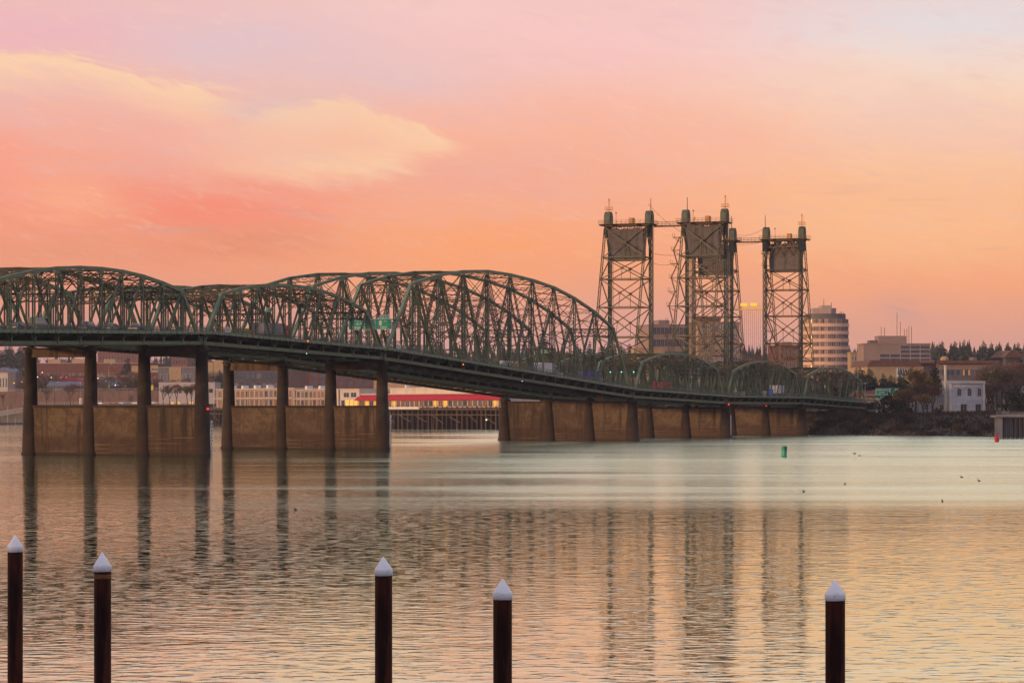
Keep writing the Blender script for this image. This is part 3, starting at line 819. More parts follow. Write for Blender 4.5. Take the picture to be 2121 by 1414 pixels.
wire('overhead_wire', (ST[4], S3, 54.3), (ST[4], S2+1, 53.6), .6, 'upper of the two level wires between the first pair of towers')
wire('overhead_wire', (ST[4], S3, 51.6), (ST[4], S2+1, 52.2), 1.4, 'lower sagging wire between the first pair of towers')
wire('overhead_wire', (ST[5], S3, 64.8), (ST[5], S2, 66.6), 1.6, 'upper sagging wire between the second pair of towers')
wire('overhead_wire', (ST[5], S3, 60.9), (ST[5], S2, 62.0), .3, 'wire just under the walkway of the second pair of towers')
# yellow cable gallery between the northern towers
yl = mat('yellow_gallery_paint', (.72, .48, .03), .5, .2); 
gal = empty('cable_gallery', (ST[5]+1.0, S2, 40.4), 0, 'yellow cable gallery with hanging cables between the second pair of towers', 'cable gallery')
gg = S3-S2
MB().box(-.5, .6, -.25, .5, gg-.6, .05).build('gallery_beam', yl, gal)
mb = MB()
for x in (-.5, .5):
    mb.beam((x, .6, 1.0), (x, gg-.6, 1.0), .06, .06)
    for j in range(12): mb.beam((x, .6+(gg-1.2)*j/11, 0), (x, .6+(gg-1.2)*j/11, 1.0), .05, .05)
mb.build('gallery_rail', yl, gal)
for (a, b) in ((3.2, 5.4), (6.4, 8.7)):
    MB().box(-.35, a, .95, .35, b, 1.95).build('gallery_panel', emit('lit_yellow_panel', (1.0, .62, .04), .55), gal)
for j in range(12):
    y = 1.6+j*.66; q = []
    for i in range(9): f = i/8; q.append((.2, y, -f*(24.5+2.0*math.sin(j*1.7))))
    MB().tube(q, .035, 4).build('hanging_cable', M_dark, gal)
# ------------------------------------------------------------------ foreground steel pilings
M_pile = mat('rust_brown_steel_pile', (.046, .013, .0075), .6, .5, 4.0, c2=(.008, .0038, .0033), streak=True, spec=.04, sharp=(.36, .60))
M_cap = mat('white_pile_cap', (.80, .80, .83), .5, .22, 5.0, c2=(.60, .58, .56), spec=.3, sharp=(.55, .72))
def piling(px, wpx, ytip, ycap, label, band=False):
    D = .45; Z = FPX*D/wpx; x, y = P(px, Z); zt = zat(ycap, Z); tip = zat(ytip, Z)
    root = empty('mooring_piling', (x, y, -1.0), 0, label, 'piling', 'white-capped mooring pilings in the foreground')
    R = D/2; L = zt+1.0
    MB().lathe([(R, -6), (R, L)], 32).build('pile', M_pile, root, smooth=False)
    for p in root.children[0].data.polygons: p.use_smooth = len(p.vertices) == 4
    H = tip-zt
    c = MB().lathe([(R*1.0, -.005), (R*1.05, .0), (R*1.05, H*.30), (R*1.04, H*.32), (R*.09, H*.965), (.004, H)], 40).build('cap', M_cap, root, (0, 0, L)); c.rotation_euler = (math.sin(px)*.02, math.cos(px*1.7)*.02, px)
    for p in c.data.polygons: p.use_smooth = len(p.vertices) == 4
    MB().lathe([(R*1.062, H*.07), (R*1.062, H*.10)], 32, cap=False).build('cap_seam', mat('cap_seam_grey', (.55, .55, .58), .5, .1), root, (0, 0, L))
    if band: MB().lathe([(R*1.004, -H*.36), (R*1.012, -H*.34), (R*1.012, -H*.15), (R*1.004, -H*.13)], 32, cap=False).build('rust_band', mat('rust_band', (.17, .065, .02), .7, .5, 6.0), root, (0, 0, L))
piling(31.5, 31.5, 1107, 1142, 'white-capped piling closest to the photo\'s edge, left of the rust-banded one')
piling(212.5, 35.5, 1143, 1183, 'white-capped piling with a rusty band just under its cap', True)
piling(794.5, 36, 1152, 1191, 'white-capped piling in the middle of the water, taller of the middle two')
piling(1041, 39, 1197, 1241, 'white-capped piling in the middle of the water, shorter of the middle two')
piling(1730, 41, 1200, 1243, 'white-capped piling standing alone below the green buoy')

# ------------------------------------------------------------------ buoys and birds
def wl(py): return FPX*HC/(py-PY0)
Z = wl(945.5); x, y = P(1623.5, Z)
b = empty('channel_buoy', (x, y, 0), (math.radians(3), math.radians(5), 0), 'green can buoy floating in front of the lift towers', 'buoy'); b.scale = (.92, .92, .92)
MB().lathe([(.60, -.5), (.60, .05), (.56, .1)], 20).build('float_collar', mat('buoy_dark', (.02, .05, .04), .5, .3), b)
MB().lathe([(.53, .1), (.53, 1.15)], 20).build('lower_body', mat('buoy_green_light', (.02, .36, .20), .45, .2, 2.0), b)
MB().lathe([(.535, 1.15), (.535, 1.95), (.50, 2.0)], 20).build('upper_body', mat('buoy_green_dark', (.01, .17, .09), .45, .3, 2.0), b)
MB().tube([(.2, 0, 2.0), (.2, 0, 2.12), (-.2, 0, 2.12), (-.2, 0, 2.0)], .04, 5).build('lifting_eye', M_dark, b)
Z = wl(914.5); x, y = P(2065, Z)
b = empty('channel_buoy', (x, y, 0), (0, math.radians(-3), 0), 'red nun buoy floating off the concrete dock', 'buoy')
rd = mat('buoy_red', (.50, .012, .02), .45, .25, 2.0)
MB().lathe([(.58, -.5), (.58, .9), (.54, 1.0)], 20).build('body', rd, b)
MB().lathe([(.52, 1.0), (.30, 1.75), (.14, 2.1), (.10, 2.2)], 20).build('cone_top', rd, b)
MB().lathe([(.06, 2.2), (.06, 2.32), (.02, 2.36)], 10).build('lifting_eye', M_dark, b)
def duck(px, py, ang, label):
    Z = wl(py); x, y = P(px, Z)
    o = MB()
    n = 10
    def ell(c, r, k=8):
        vs, fs = [], []
        for i in range(k+1):
            a = math.pi*i/k
            for j in range(n): q = 2*math.pi*j/n; vs.append((c[0]-r[0]*math.cos(a), c[1]+r[1]*math.sin(a)*math.cos(q), c[2]+r[2]*math.sin(a)*math.sin(q)))
        for i in range(k):
            for j in range(n): fs.append((i*n+j, i*n+(j+1) % n, (i+1)*n+(j+1) % n, (i+1)*n+j))
        o.add(vs, fs)
    ell((0, 0, .07), (.30, .13, .12)); ell((.24, 0, .22), (.06, .05, .10)); ell((.28, 0, .31), (.09, .06, .06)); ell((.40, 0, .30), (.07, .03, .015)); ell((-.32, 0, .12), (.10, .07, .04))
    ob = o.build('duck', mat('duck_brown', (.05, .04, .035), .7, .4, 5), None, (x, y, 0), ang, smooth=True); ob.scale = (.7, .7, .7)
    tag(ob, label, 'duck', 'ducks resting on the water')
for px, py, a, lab in ((1750, 1003, 0, 'dark duck on the water below the green buoy'), (1992, 988.5, 1, 'small duck on the water, uppermost of the far three'), (2028, 996, 2.6, 'small duck on the water closest to the edge of the photo'),
                       (1952, 1038.5, .4, 'dark duck on the water, lowest of the flock'), (1665, 1018.5, 3, 'small dark duck nearest under the green buoy'), (612, 1056, 1.1, 'small duck alone in the bridge\'s reflection')):
    duck(px, py, a, lab)
def gull(px, py, Z, lab, sp):
    x, y = P(px, Z); z = zat(py, Z); o = MB()
    o.tube([(-.24, 0, 0), (-.1, 0, .03), (.12, 0, .03), (.26, 0, .02)], [.02, .07, .07, .02], 8)
    for s in (-1, 1):
        o.add([(.10, 0, .04), (-.10, 0, .04), (-.06, s*.34, .04+sp), (.08, s*.34, .05+sp), (-.10, s*.74, .02+sp*.6), (-.04, s*.74, .03+sp*.6)], [(0, 1, 2, 3), (3, 2, 4, 5)])
        o.add([(.10, 0, .03), (-.10, 0, .03), (-.06, s*.34, .02+sp), (.08, s*.34, .03+sp), (-.10, s*.74, .01+sp*.6), (-.04, s*.74, .02+sp*.6)], [(3, 2, 1, 0), (5, 4, 2, 3)])
    ob = o.build('gull', mat('gull_grey', (.12, .11, .11), .7, .3, 5), None, (x, y, z), TH-math.pi/2+.4); tag(ob, lab, 'bird', 'gulls skimming the water')
gull(1770, 940, 480, 'gull with raised wings skimming the water beside the green buoy', .22)
gull(1780, 943.5, 470, 'gull flying lowest over the water beside the green buoy', .1)

# ------------------------------------------------------------------ signs on and by the bridge
M_sign = mat('highway_sign_green', (.0, .30, .155), .45, .12, 1.0)
M_signw = mat('sign_white', (.72, .74, .70), .5, .06)
def text(body, size, parent, loc, m, align='LEFT', name='lettering'):
    c = bpy.data.curves.new(name, 'FONT'); c.body = body; c.size = size; c.align_x = align; c.extrude = .01; c.materials.append(m)
    t = bpy.data.objects.new(name, c); me = bpy.data.meshes.new_from_object(t); bpy.data.objects.remove(t); me.materials.clear(); me.materials.append(m)
    return put(name, me, parent, loc, (math.pi/2, 0, 0))
def frame(mb, w, h, y, t=.07):
    for (a, b, c, d) in ((0, 0, w, t), (0, h-t, w, h), (0, t, t, h-t), (w-t, t, w, h-t)): mb.box(a, y-.012, b, c, y, d)
def sign_root(name, t, s_left, z, label, cat='road sign'):
    # faces south (towards -X): local +x runs from the far side to the near side
    return empty(name, (t, s_left, z), -math.pi/2, label, cat)
tS = 88.0
r = sign_root('overhead_sign', tS, 10.9, zat(680, 585), 'wide green overhead sign on the near bridge with three lines of white lettering')
MB().box(0, 0, 0, 5.9, .08, 2.28).build('panel', M_sign, r); mb = MB(); frame(mb, 5.9, 2.28, 0); mb.build('border', M_signw, r)
for k, (s, px) in enumerate((('City Center', 1.35), ('4th Plain', 1.55), ('Evergreen Blvd', .75))): text(s, .62, r, (px, -.02, 1.62-.66*k), M_signw)
r = sign_root('overhead_sign', tS, 4.75, zat(680, 584), 'green overhead exit sign on the near bridge with a route shield')
MB().box(0, 0, 0, 3.7, .08, 2.28).build('panel', M_sign, r); mb = MB(); frame(mb, 3.7, 2.28, 0); mb.build('border', M_signw, r)
MB().box(1.0, 0, 2.30, 3.15, .08, 3.0).build('exit_tab', M_sign, r); mb = MB()
for (a, bb, c, d) in ((1.0, 2.30, 3.15, 2.35), (1.0, 2.95, 3.15, 3.0), (1.0, 2.35, 1.05, 2.95), (3.10, 2.35, 3.15, 2.95)): mb.box(a, -.012, bb, c, 0, d)
mb.build('tab_border', M_signw, r); text('EXIT 1A', .46, r, (1.15, -.02, 2.45), M_signw)
mb = MB(); pr = []
for j in range(16):
    a = 2*math.pi*j/16; pr.append((1.15+.36*math.cos(a), 1.5+.42*math.sin(a)))
mb.prism(pr, 'y', -.03, -.005); mb.box(.93, -.03, .92, 1.37, -.005, 1.14); mb.build('route_shield', M_signw, r)
text('14', .44, r, (1.15, -.04, 1.34), mat('shield_black', (.02, .02, .02), .5, .1), 'CENTER')
text('East', .5, r, (1.95, -.02, 1.62), M_signw); text('Camas', .56, r, (1.15, -.02, .32), M_signw)
sup = empty('sign_gantry', (tS+.25, 0, zroad(tS)), 0, 'steel frame carrying the overhead signs across the near bridge', 'sign frame')
mb = MB()
for z in (5.3, 6.6): mb.beam((0, .3, z), (0, 11.5, z), .2, .2)
mb.build('cross_beams', M_olive, sup)
for s in (.3, 11.5): MB().beam((0, s, 0), (0, s, 6.7), .25, .25).build('gantry_post', M_olive, sup)
# small green bridge signs with lines too small to read: light bars
def bar_sign(t, s_left, z, w, h, lines, label, post=True, group=None):
    r = sign_root('road_sign', t, s_left, z, label); MB().box(0, 0, 0, w, .06, h).build('panel', M_sign, r)
    mb = MB(); frame(mb, w, h, 0, .05); mb.build('border', M_signw, r); mb = MB(); rr = random.Random(int(z*10))
    for k in range(lines):
        zz = h*(k+.6)/(lines+.3); xx = w*.14
        while xx < w*.84: ln = rr.uniform(.12, .3); mb.box(xx, -.012, zz, min(w*.86, xx+ln), 0, zz+h*.12); xx += ln+.09
    mb.build('lettering', M_signw, r)
    if post:
        mb = MB(); mb.beam((w*.5, .12, -z+zroad(t) if False else -2.6), (w*.5, .12, h), .14, .14); mb.build('post', M_olive, r)
    return r
t1 = 60.0
bar_sign(t_of(556, 6.0), 6.6, zat(648, 555), 1.35, .75, 2, 'small green sign on the bridge deck beside the red truck')
bar_sign(t_of(1127, 6.0), 6.8, zat(731, 690), 2.1, .9, 2, 'small green sign on the deck of the long arched span')
# white notice boards on the footway railing, facing the river
def notice(px, py, label):
    t = t_of(px, S1-2.2); z = zchord(t)+2.6
    r = empty('notice_board', (t, S1-2.26, z), 0, label, 'notice board', 'white notice boards on the railing')
    MB().box(-1.2, -.05, -.15, 1.2, .0, .75).build('panel', mat('notice_white', (.55, .52, .56), .6, .1), r); mb = MB(); rr = random.Random(int(px))
    for k in range(3):
        xx = -.95
        while xx < .8: ln = rr.uniform(.1, .3); mb.box(xx, -.058, .02+.22*k, min(.95, xx+ln), -.05, .11+.22*k); xx += ln+.08
    mb.build('lettering', mat('notice_ink', (.20, .12, .16), .6, .1), r)
notice(471, 682, 'white notice board on the railing over the first tall pier')
notice(825, 722, 'white notice board on the railing just past the overhead signs')
# traffic signals before the lift
for k, (px, s) in enumerate(((1256, 7.4), (1279, 4.3), (1305, .9))):
    t = 246.5; z = zat(768, 738)
    r = empty('traffic_signal', (t, s, z), -math.pi/2, 'green-lit traffic signal over the near bridge, %s from the overhead signs' % ORD[k], 'traffic signal', 'traffic signals before the lift span')
    MB().box(-.35, 0, -.6, .35, .3, 1.5).build('housing', mat('signal_black', (.015, .015, .015), .6, .2), r)
    for j, (nm, m) in enumerate((('green_lens', emit('signal_green_on', (.10, 1.0, .62), 2.0)), ('amber_lens', mat('lens_amber_off', (.10, .06, .01), .3, .1)), ('red_lens', mat('lens_red_off', (.10, .01, .01), .3, .1)))):
        q = MB(); q.prism([(.17*math.cos(2*math.pi*i/12), -.25+.65*j+.17*math.sin(2*math.pi*i/12)) for i in range(12)], 'y', -.04, -.005); q.build(nm, m, r)
    MB().beam((0, .15, 1.5), (0, .15, 2.6), .08, .08).build('hanger', M_dark, r)
# small lamps on the bridge
def lamp(px, py, s, c, label, st=1.6, rad=.16, Zf=None):
    t = t_of(px, s); Zc = cam_xz(t, s)[1]; z = zat(py, Zc)
    r = empty('navigation_light', (t, s, z), 0, label, 'lamp', 'small lamps on the bridge')
    MB().lathe([(.05, -rad), (rad, -rad*.5), (rad, rad*.5), (.05, rad)], 10).build('lens', emit('lamp_%.2f_%.2f_%.2f' % c, c, st), r)
    MB().box(-.09, -.09, rad, .09, .09, rad+.14).build('bracket', M_dark, r); MB().box(-.05, 0.0, rad+.04, .05, .55, rad+.12).build('arm', M_dark, r)
lamp(638.5, 683, -2.3, (1.0, .24, .02), 'orange lamp above the footway between the tall piers')
lamp(637.5, 706, -2.35, (1.0, .22, .02), 'orange lamp on the edge of the deck between the tall piers')
lamp(959.5, 754.5, -2.35, (1.0, .22, .02), 'orange lamp on the deck edge of the long arched span')
lamp(635, 732, -.6, (.7, 1.0, .85), 'tiny pale lamp under the chord between the tall piers', 1.5, .1)
lamp(1081.5, 789, -.6, (.5, 1.0, .8), 'tiny green lamp under the chord of the long arched span', 1.5, .1)
lamp(430.5, 846.5, -1.75, (1.0, .03, .02), 'red lamp on the side of the first tall pier', 1.6, .2)
lamp(1509.5, 837, -1.0, (1.0, .03, .02), 'red lamp under the near bridge below the central tower', 1.2, .24)
lamp(1587, 840, -.8, (.8, .03, .02), 'faint red lamp under the middle of the near lift span', 1.5, .2)

# ------------------------------------------------------------------ vehicles
M_glass = glassy('vehicle_glass', (.02, .025, .03)); M_tyre = mat('tyre_rubber', (.015, .015, .016), .8, .2)
M_lampw = mat('headlamp_glass', (.75, .72, .65), .2, .05); M_lampr = emit('tail_lamp_red', (1, .04, .02), 1.2)
CARS = {}
def wheel_mesh(r=.33, w=.22):
    k = ('w', r)
    if k not in CARS:
        mb = MB(); mb.prism([(r*math.cos(2*math.pi*i/14), r*math.sin(2*math.pi*i/14)) for i in range(14)], 'y', -w/2, w/2)
        rm = MB()
        for s in (-1, 1): rm.prism([(r*.6*math.cos(2*math.pi*i/10), r*.6*math.sin(2*math.pi*i/10)) for i in range(10)], 'y', s*w/2-.01, s*w/2+.012)
        CARS[k] = (mb.mesh('wheel', [M_tyre]), rm.mesh('rim', [mat('wheel_rim_grey', (.4, .4, .42), .4, .1)]))
    return CARS[k]
def put_wheel(ms, root, loc): put('rim', ms[1], put('wheel', ms[0], root, loc))
def car(x, y, z, ang, paint, label, kind='sedan', group='cars in traffic and in the car park', cat='car'):
    root = empty('car' if kind != 'van' else 'van', (x, y, z), ang, label, cat, group)
    k = ('body', kind)
    if k not in CARS:
        L, W = (4.6, 1.8) if kind != 'van' else (5.4, 1.95); hb = .80 if kind != 'van' else .95; ht = {'sedan': 1.42, 'suv': 1.72, 'van': 2.2}[kind]
        pr = [(-L/2, .30), (L/2, .30), (L/2, .62), (L/2-.12, .76), (L/2-1.15, hb+.08), (-L/2+.9, hb+.08), (-L/2+.05, hb), (-L/2, .6)]
        body = MB(); body.prism(pr, 'y', -W/2, W/2)
        rear = {'sedan': (-L/2+.55, -L/2+1.25), 'suv': (-L/2+.06, -L/2+.25), 'van': (-L/2+.04, -L/2+.14)}[kind]
        fr = {'sedan': (L/2-1.3, L/2-2.0), 'suv': (L/2-1.25, L/2-1.8), 'van': (L/2-.95, L/2-1.5)}[kind]
        def taper(z, x0, x1, wi): return [(x0, -wi, z), (x1, -wi, z), (x1, wi, z), (x0, wi, z)]
        zb = hb+.08
        g = MB(); g.add(taper(zb, rear[0], fr[0], W/2-.06)+taper(ht-.10, rear[1]-.03, fr[1]+.03, W/2-.22), [(0,3,2,1),(4,5,6,7),(0,1,5,4),(1,2,6,5),(2,3,7,6),(3,0,4,7)])
        rf = MB(); rf.add(taper(ht-.10, rear[1]-.06, fr[1]+.06, W/2-.20)+taper(ht, rear[1]+.1, fr[1]-.1, W/2-.30), [(0,3,2,1),(4,5,6,7),(0,1,5,4),(1,2,6,5),(2,3,7,6),(3,0,4,7)])
        for sx in (-1, 1):
            rf.beam((fr[0]-.02, sx*(W/2-.07), zb), (fr[1], sx*(W/2-.22), ht-.08), .07, .05); rf.beam((rear[0]+.03, sx*(W/2-.07), zb), (rear[1], sx*(W/2-.22), ht-.08), .09, .05)
        hl = MB(); hl.box(0, -.17, 0, .04, .17, .14)
        CARS[k] = (body, g.mesh('glasshouse', [M_glass]), rf, L, W, hl.mesh('headlamp', [M_lampw]), hl.mesh('tail_lamp', [M_lampr]))
    body, gm, rf, L, W, hm, tm = CARS[k]
    pk = ('pb', kind, paint.name)
    if pk not in CARS: CARS[pk] = (body.mesh('body', [paint]), rf.mesh('roof', [paint]))
    put('body', CARS[pk][0], root); put('glasshouse', gm, root); put('roof', CARS[pk][1], root)
    for sx in (-1, 1):
        for sy in (-1, 1): put_wheel(wheel_mesh(), root, (sx*L*.31, sy*(W/2-.1), .33))
        put('headlamp', hm, root, (L/2-.02, sx*(W/2-.32), .56)); put('tail_lamp', tm, root, (-L/2-.02, sx*(W/2-.3), .60))
    return root
def paint(n, c): return mat('car_paint_'+n, c, .3, .08, 1.0, spec=.5)
PW, PS, PB, PR, PG, PK, PBE = paint('white', (.72, .72, .74)), paint('silver', (.42, .43, .45)), paint('blue', (.03, .08, .24)), paint('red', (.38, .02, .025)), paint('grey', (.16, .16, .18)), paint('black', (.02, .02, .025)), paint('beige', (.42, .34, .24))
def bridge_car(px, s, pt, label, kind='sedan', ang=0.0):
    t = t_of(px, s); car(t, s, zroad(t), ang, pt, label, kind)
bridge_car(40, 3.0, PK, 'dark car on the near bridge closest to the photo\'s edge')
bridge_car(82, 3.0, PG, 'tall grey van on the near bridge over the first pier', 'van')
bridge_car(183, 6.0, PG, 'grey car on the near bridge above the first pier\'s middle columns', 'suv')
bridge_car(232, 3.0, PS, 'silver car on the near bridge above the third column of the first pier')
bridge_car(288, 3.0, PS, 'silver car on the near bridge nearing the first tall pier')
bridge_car(972, 3.0, PR, 'red car high on the slope of the long arched span')
bridge_car(1160, 3.0, PW, 'white car ahead of the white trailer on the long arched span')
bridge_car(1300, 9.0, PW, 'white car under the traffic signals of the near bridge')
bridge_car(1525, 3.0, PW, 'white car on the near lift span beside its first tower')
bridge_car(1540, 9.0, PS, 'silver car on the near lift span further from the railing')
for k, px in enumerate((1766, 1773, 1780, 1787, 1794, 1801)):
    bridge_car(px, 3.0 if k % 2 else 6.5, (PW, PS, PW, PK, PW, PS)[k], '%s car of the pale queue leaving the near bridge at the bank' % ORD[k], 'suv' if k in (1, 4) else 'sedan')
def truck(px, s, cabp, boxp, label, L=9.0, h=3.4, semi=False, zoff=0.0, slope=0.0):
    t = t_of(px, s); root = empty('truck', (t, s, zroad(t)), (0, -slope, 0), label, 'truck', 'trucks on the bridges')
    MB().box(-L, -1.25, 1.05, 0, 1.25, 1.05+h-1.0).build('cargo_box', boxp, root)
    mb = MB(); mb.box(-L, -1.0, .75, 3.0, 1.0, 1.0); mb.build('chassis', M_dark, root)
    MB().prism([(.35, .7), (3.1, .7), (3.1, 1.75), (2.55, 2.0), (2.1, 2.95), (.35, 3.05)], 'y', -1.2, 1.2).build('cab', cabp, root)
    MB().prism([(2.16, 2.06), (2.57, 2.06), (2.2, 2.85), (2.1, 2.85)], 'y', -1.1, 1.1).build('windscreen', M_glass, root)
    for yy in (-1.21, 1.21): MB().box(.9, yy-.012, 1.95, 1.9, yy+.012, 2.6).build('side_window', M_glass, root)
    for x in ([-L+.8, -L+2.0, -.6, .9, 2.4] if L > 7 else [-L+1.2, 2.2]):
        for yy in (-1.05, 1.05): put_wheel(wheel_mesh(.5, .3), root, (x, yy, .5))
    for yy in (-.9, .9): MB().box(-L-.05, yy-.15, 1.0, -L, yy+.15, 1.15).build('tail_lamp', M_lampr, root)
    return root
wht, dkg = mat('trailer_white', (.66, .64, .66), .5, .1), mat('trailer_grey', (.20, .185, .20), .6, .25)
rt = truck(575, 3.2, paint('cab_red', (.45, .02, .03)), dkg, 'dark red truck with a grey dump body beside the small green sign', 8.5, 3.2)
truck(1138, 3.2, PS, wht, 'white trailer truck at the foot of the long arched span', 7.5, 3.5)
truck(1056, 8.4, paint('cab_orange', (.6, .22, .03)), wht, 'white box truck with an orange cab on the long arched span', 5.0, 3.2)
truck(1232, 3.4, PB, mat('trailer_blue', (.03, .05, .22), .5, .15), 'dark blue trailer truck behind the traffic signals', 7.0, 3.4)
truck(1376, 6.8, paint('cab_red', (.45, .02, .03)), mat('trailer_red', (.40, .03, .05), .5, .15), 'red box truck on the span before the central tower', 6.5, 3.0)
truck(1616, 5.0, PB, wht, 'white box truck on the near lift span between its towers', 8.0, 3.6)
t = t_of(505, S3+4); r = empty('truck', (t, S3+4, zroad(t)), 0, 'long yellow trailer truck on the far bridge behind the first notice board', 'truck', 'trucks on the bridges')
yt = mat('trailer_yellow', (.75, .42, .04), .5, .1)
MB().box(-8, -1.25, 1.1, 0, 1.25, 4.0).build('cargo_box', yt, r); MB().prism([(.4, .7), (3.1, .7), (3.1, 1.8), (2.1, 2.9), (.4, 3.0)], 'y', -1.2, 1.2).build('cab', yt, r)
for x in (-7, -5.8, .9, 2.3):
    for yy in (-1.05, 1.05): put_wheel(wheel_mesh(.5, .3), r, (x, yy, .5))
# portable toilet and cabinet on the footway of the lift span
def booth(px, c, label, name, h=2.3, w=1.1):
    t = t_of(px, S1-1.3); r = empty(name, (t, S1-1.3, zchord(t)+2.2), 0, label, 'booth')
    m = mat('booth_'+name, c, .5, .12)
    MB().box(-w/2, -w/2, .1, w/2, w/2, h-.2).build('body', m, r); MB().box(-w/2-.04, -w/2-.04, 0, w/2+.04, w/2+.04, .1).build('skid', M_dark, r)
    MB().prism([(-w/2-.05, h-.2), (w/2+.05, h-.2), (w/2-.1, h), (-w/2+.1, h)], 'y', -w/2-.05, w/2+.05).build('roof', m, r)
    MB().box(-w*.36, -w/2-.03, .15, w*.36, -w/2, h-.35).build('door', mat('booth_door_'+name, tuple(v*.8 for v in c), .5, .1), r)
booth(1597.5, (.02, .10, .42), 'blue portable toilet on the footway of the near lift span', 'portable_toilet')
booth(1583.5, (.36, .36, .36), 'grey cabinet on the footway of the near lift span', 'utility_cabinet', 1.7, 1.0)
# inspection box under the bridge on the low wall pier
r = empty('electrical_cabinet', (ST[3]-1.2, S1+8.6, ZB[3]-.35), 0, 'small tan cabinet on top of the low wall pier', 'cabinet')
MB().box(-.4, -.7, .0, .4, .7, 1.3).build('body', mat('tan_cabinet', (.62, .34, .12), .5, .1), r); MB().box(-.42, -.66, .05, -.40, -.03, 1.25).build('door', mat('tan_cabinet_door', (.66, .38, .16), .5, .1), r); MB().box(-.42, .03, .05, -.40, .66, 1.25).build('door', mat('tan_cabinet_door', (.6, .3, .1)), r)
# ------------------------------------------------------------------ generic building
WIN = {}
def put_window(root, loc, w, h, gm, fm, mu, ba):
    # frame with its pane as a piece of its own
    k = ('split', round(w, 2), round(h, 2), gm.name, fm.name, mu, ba); t = .09
    if k not in WIN:
        p = MB().box(t, .02, t, w-t, .06, h-t); f = MB()
        for (a, b, c, d) in ((0, 0, w, t), (0, h-t, w, h), (0, t, t, h-t), (w-t, t, w, h-t)): f.box(a, -.07, b, c, .05, d)
        for j in range(1, mu+1): f.box(w*j/(mu+1)-.04, -.05, t, w*j/(mu+1)+.04, .03, h-t)
        for j in range(1, ba+1): f.box(t, -.045, h*j/(ba+1)-.04, w-t, .035, h*j/(ba+1)+.04)
        WIN[k] = (f.mesh('window', [fm]), p.mesh('pane', [gm]))
    put('pane', WIN[k][1], put('window', WIN[k][0], root, loc))
def win_mesh(w, h, gm, fm, mull=0, bar=0, t=.09):
    k = (round(w, 2), round(h, 2), gm.name, fm.name, mull, bar)
    if k not in WIN:
        mb = MB(); mb.box(t, .02, t, w-t, .06, h-t); mb.mat(1)
        for (a, b, c, d) in ((0, 0, w, t), (0, h-t, w, h), (0, t, t, h-t), (w-t, t, w, h-t)): mb.box(a, -.07, b, c, .05, d)
        for j in range(1, mull+1): mb.box(w*j/(mull+1)-.04, -.05, t, w*j/(mull+1)+.04, .03, h-t)
        for j in range(1, bar+1): mb.box(t, -.045, h*j/(bar+1)-.04, w-t, .035, h*j/(bar+1)+.04)
        WIN[k] = mb.mesh('window', [gm, fm])
    return WIN[k]
G_dark = glassy('window_glass_dark', (.03, .035, .05)); G_blue = glassy('window_glass_blue', (.05, .065, .10)); G_warm = glassy('window_glass_painted_reflection', (.24, .105, .075))  # warm panes hold a pinkish sky reflection in their base colour
G_lit = emit('window_lit_yellow', (1.0, .50, .06), .75); G_grey = glassy('window_glass_grey', (.12, .12, .13))
G_bronze = glassy('window_glass_bronze_dark', (.045, .028, .03)); G_gold = glassy('window_glass_painted_glow', (.90, .46, .08), .3)  # gold panes: the low sun's glow is put into the glass colour
F_white = mat('window_frame_white', (.62, .58, .54), .6, .1); F_dark = mat('window_frame_dark', (.05, .05, .05), .6, .1); F_tan = mat('window_frame_tan', (.32, .24, .18), .6, .1)
def bld(name, label, pl, zl, pr, zr, ytop, depth, wall, base=None, parapet=None, cat='building', rows=(), roofm=None, sides=(), extra=None, group=None):
    """front face from sight line pl at distance zl to pr at zr, body 'depth' behind it; ytop read at the mean distance.
    rows: (z0, z1, x0, x1, n, glass, frame, gap, mullions, bars); fractions of height / width"""
    zm = (zl+zr)/2; zl, zr = zm+(zl-zm)*.22, zm+(zr-zm)*.22
    a, b = Vector(P(pl, zl)), Vector(P(pr, zr)); d = b-a; W = d.length; ang = math.atan2(d.y, d.x)
    zt = zat(ytop, (zl+zr)/2); zb = min(ground(*a), ground(*b))-1.0 if base is None else base
    root = empty(name, (a.x, a.y, zb), ang, label, cat, group); H = zt-zb
    MB().box(0, 0, 0, W, depth, H).build('wall', wall, root)
    pm = parapet or wall
    mb = MB(); mb.box(-.2, -.2, H, W+.2, .25, H+.45); mb.box(-.2, depth-.25, H, W+.2, depth+.2, H+.45); mb.box(-.2, .25, H, .25, depth-.25, H+.45); mb.box(W-.25, .25, H, W+.2, depth-.25, H+.45)
    mb.build('parapet', pm, root)
    MB().box(.25, .25, H, W-.25, depth-.25, H+.12).build('roof', roofm or mat('flat_roof_grey', (.13, .12, .12), .9, .3), root)
    rr = random.Random(len(name)*7 + int(pl))
    for (z0, z1, x0, x1, n, gm, fm, gap, mu, ba) in rows:
        ww = W*(x1-x0)/n; g = gap*ww
        for j in range(n):
            gmm = gm[rr.randrange(len(gm))] if isinstance(gm, (list, tuple)) else gm
            if Vector((a.x-CX, a.y-CY)).length < 1000: put_window(root, (W*x0+ww*j+g/2, -.04, z0*H), ww-g, (z1-z0)*H, gmm, fm, mu, ba)
            else: put('window', win_mesh(ww-g, (z1-z0)*H, gmm, fm, mu, ba), root, (W*x0+ww*j+g/2, -.04, z0*H))
    for (z0, z1, x0, x1, n, gm, fm, gap, mu, ba) in sides:      # left side wall
        ww = depth*(x1-x0)/n; g = gap*ww
        for j in range(n): put('window', win_mesh(ww-g, (z1-z0)*H, gm, fm, mu, ba), root, (-.04, depth*x1-ww*j-g/2, z0*H), -math.pi/2)
    if extra: extra(root, W, H, depth)
    return root, W, H
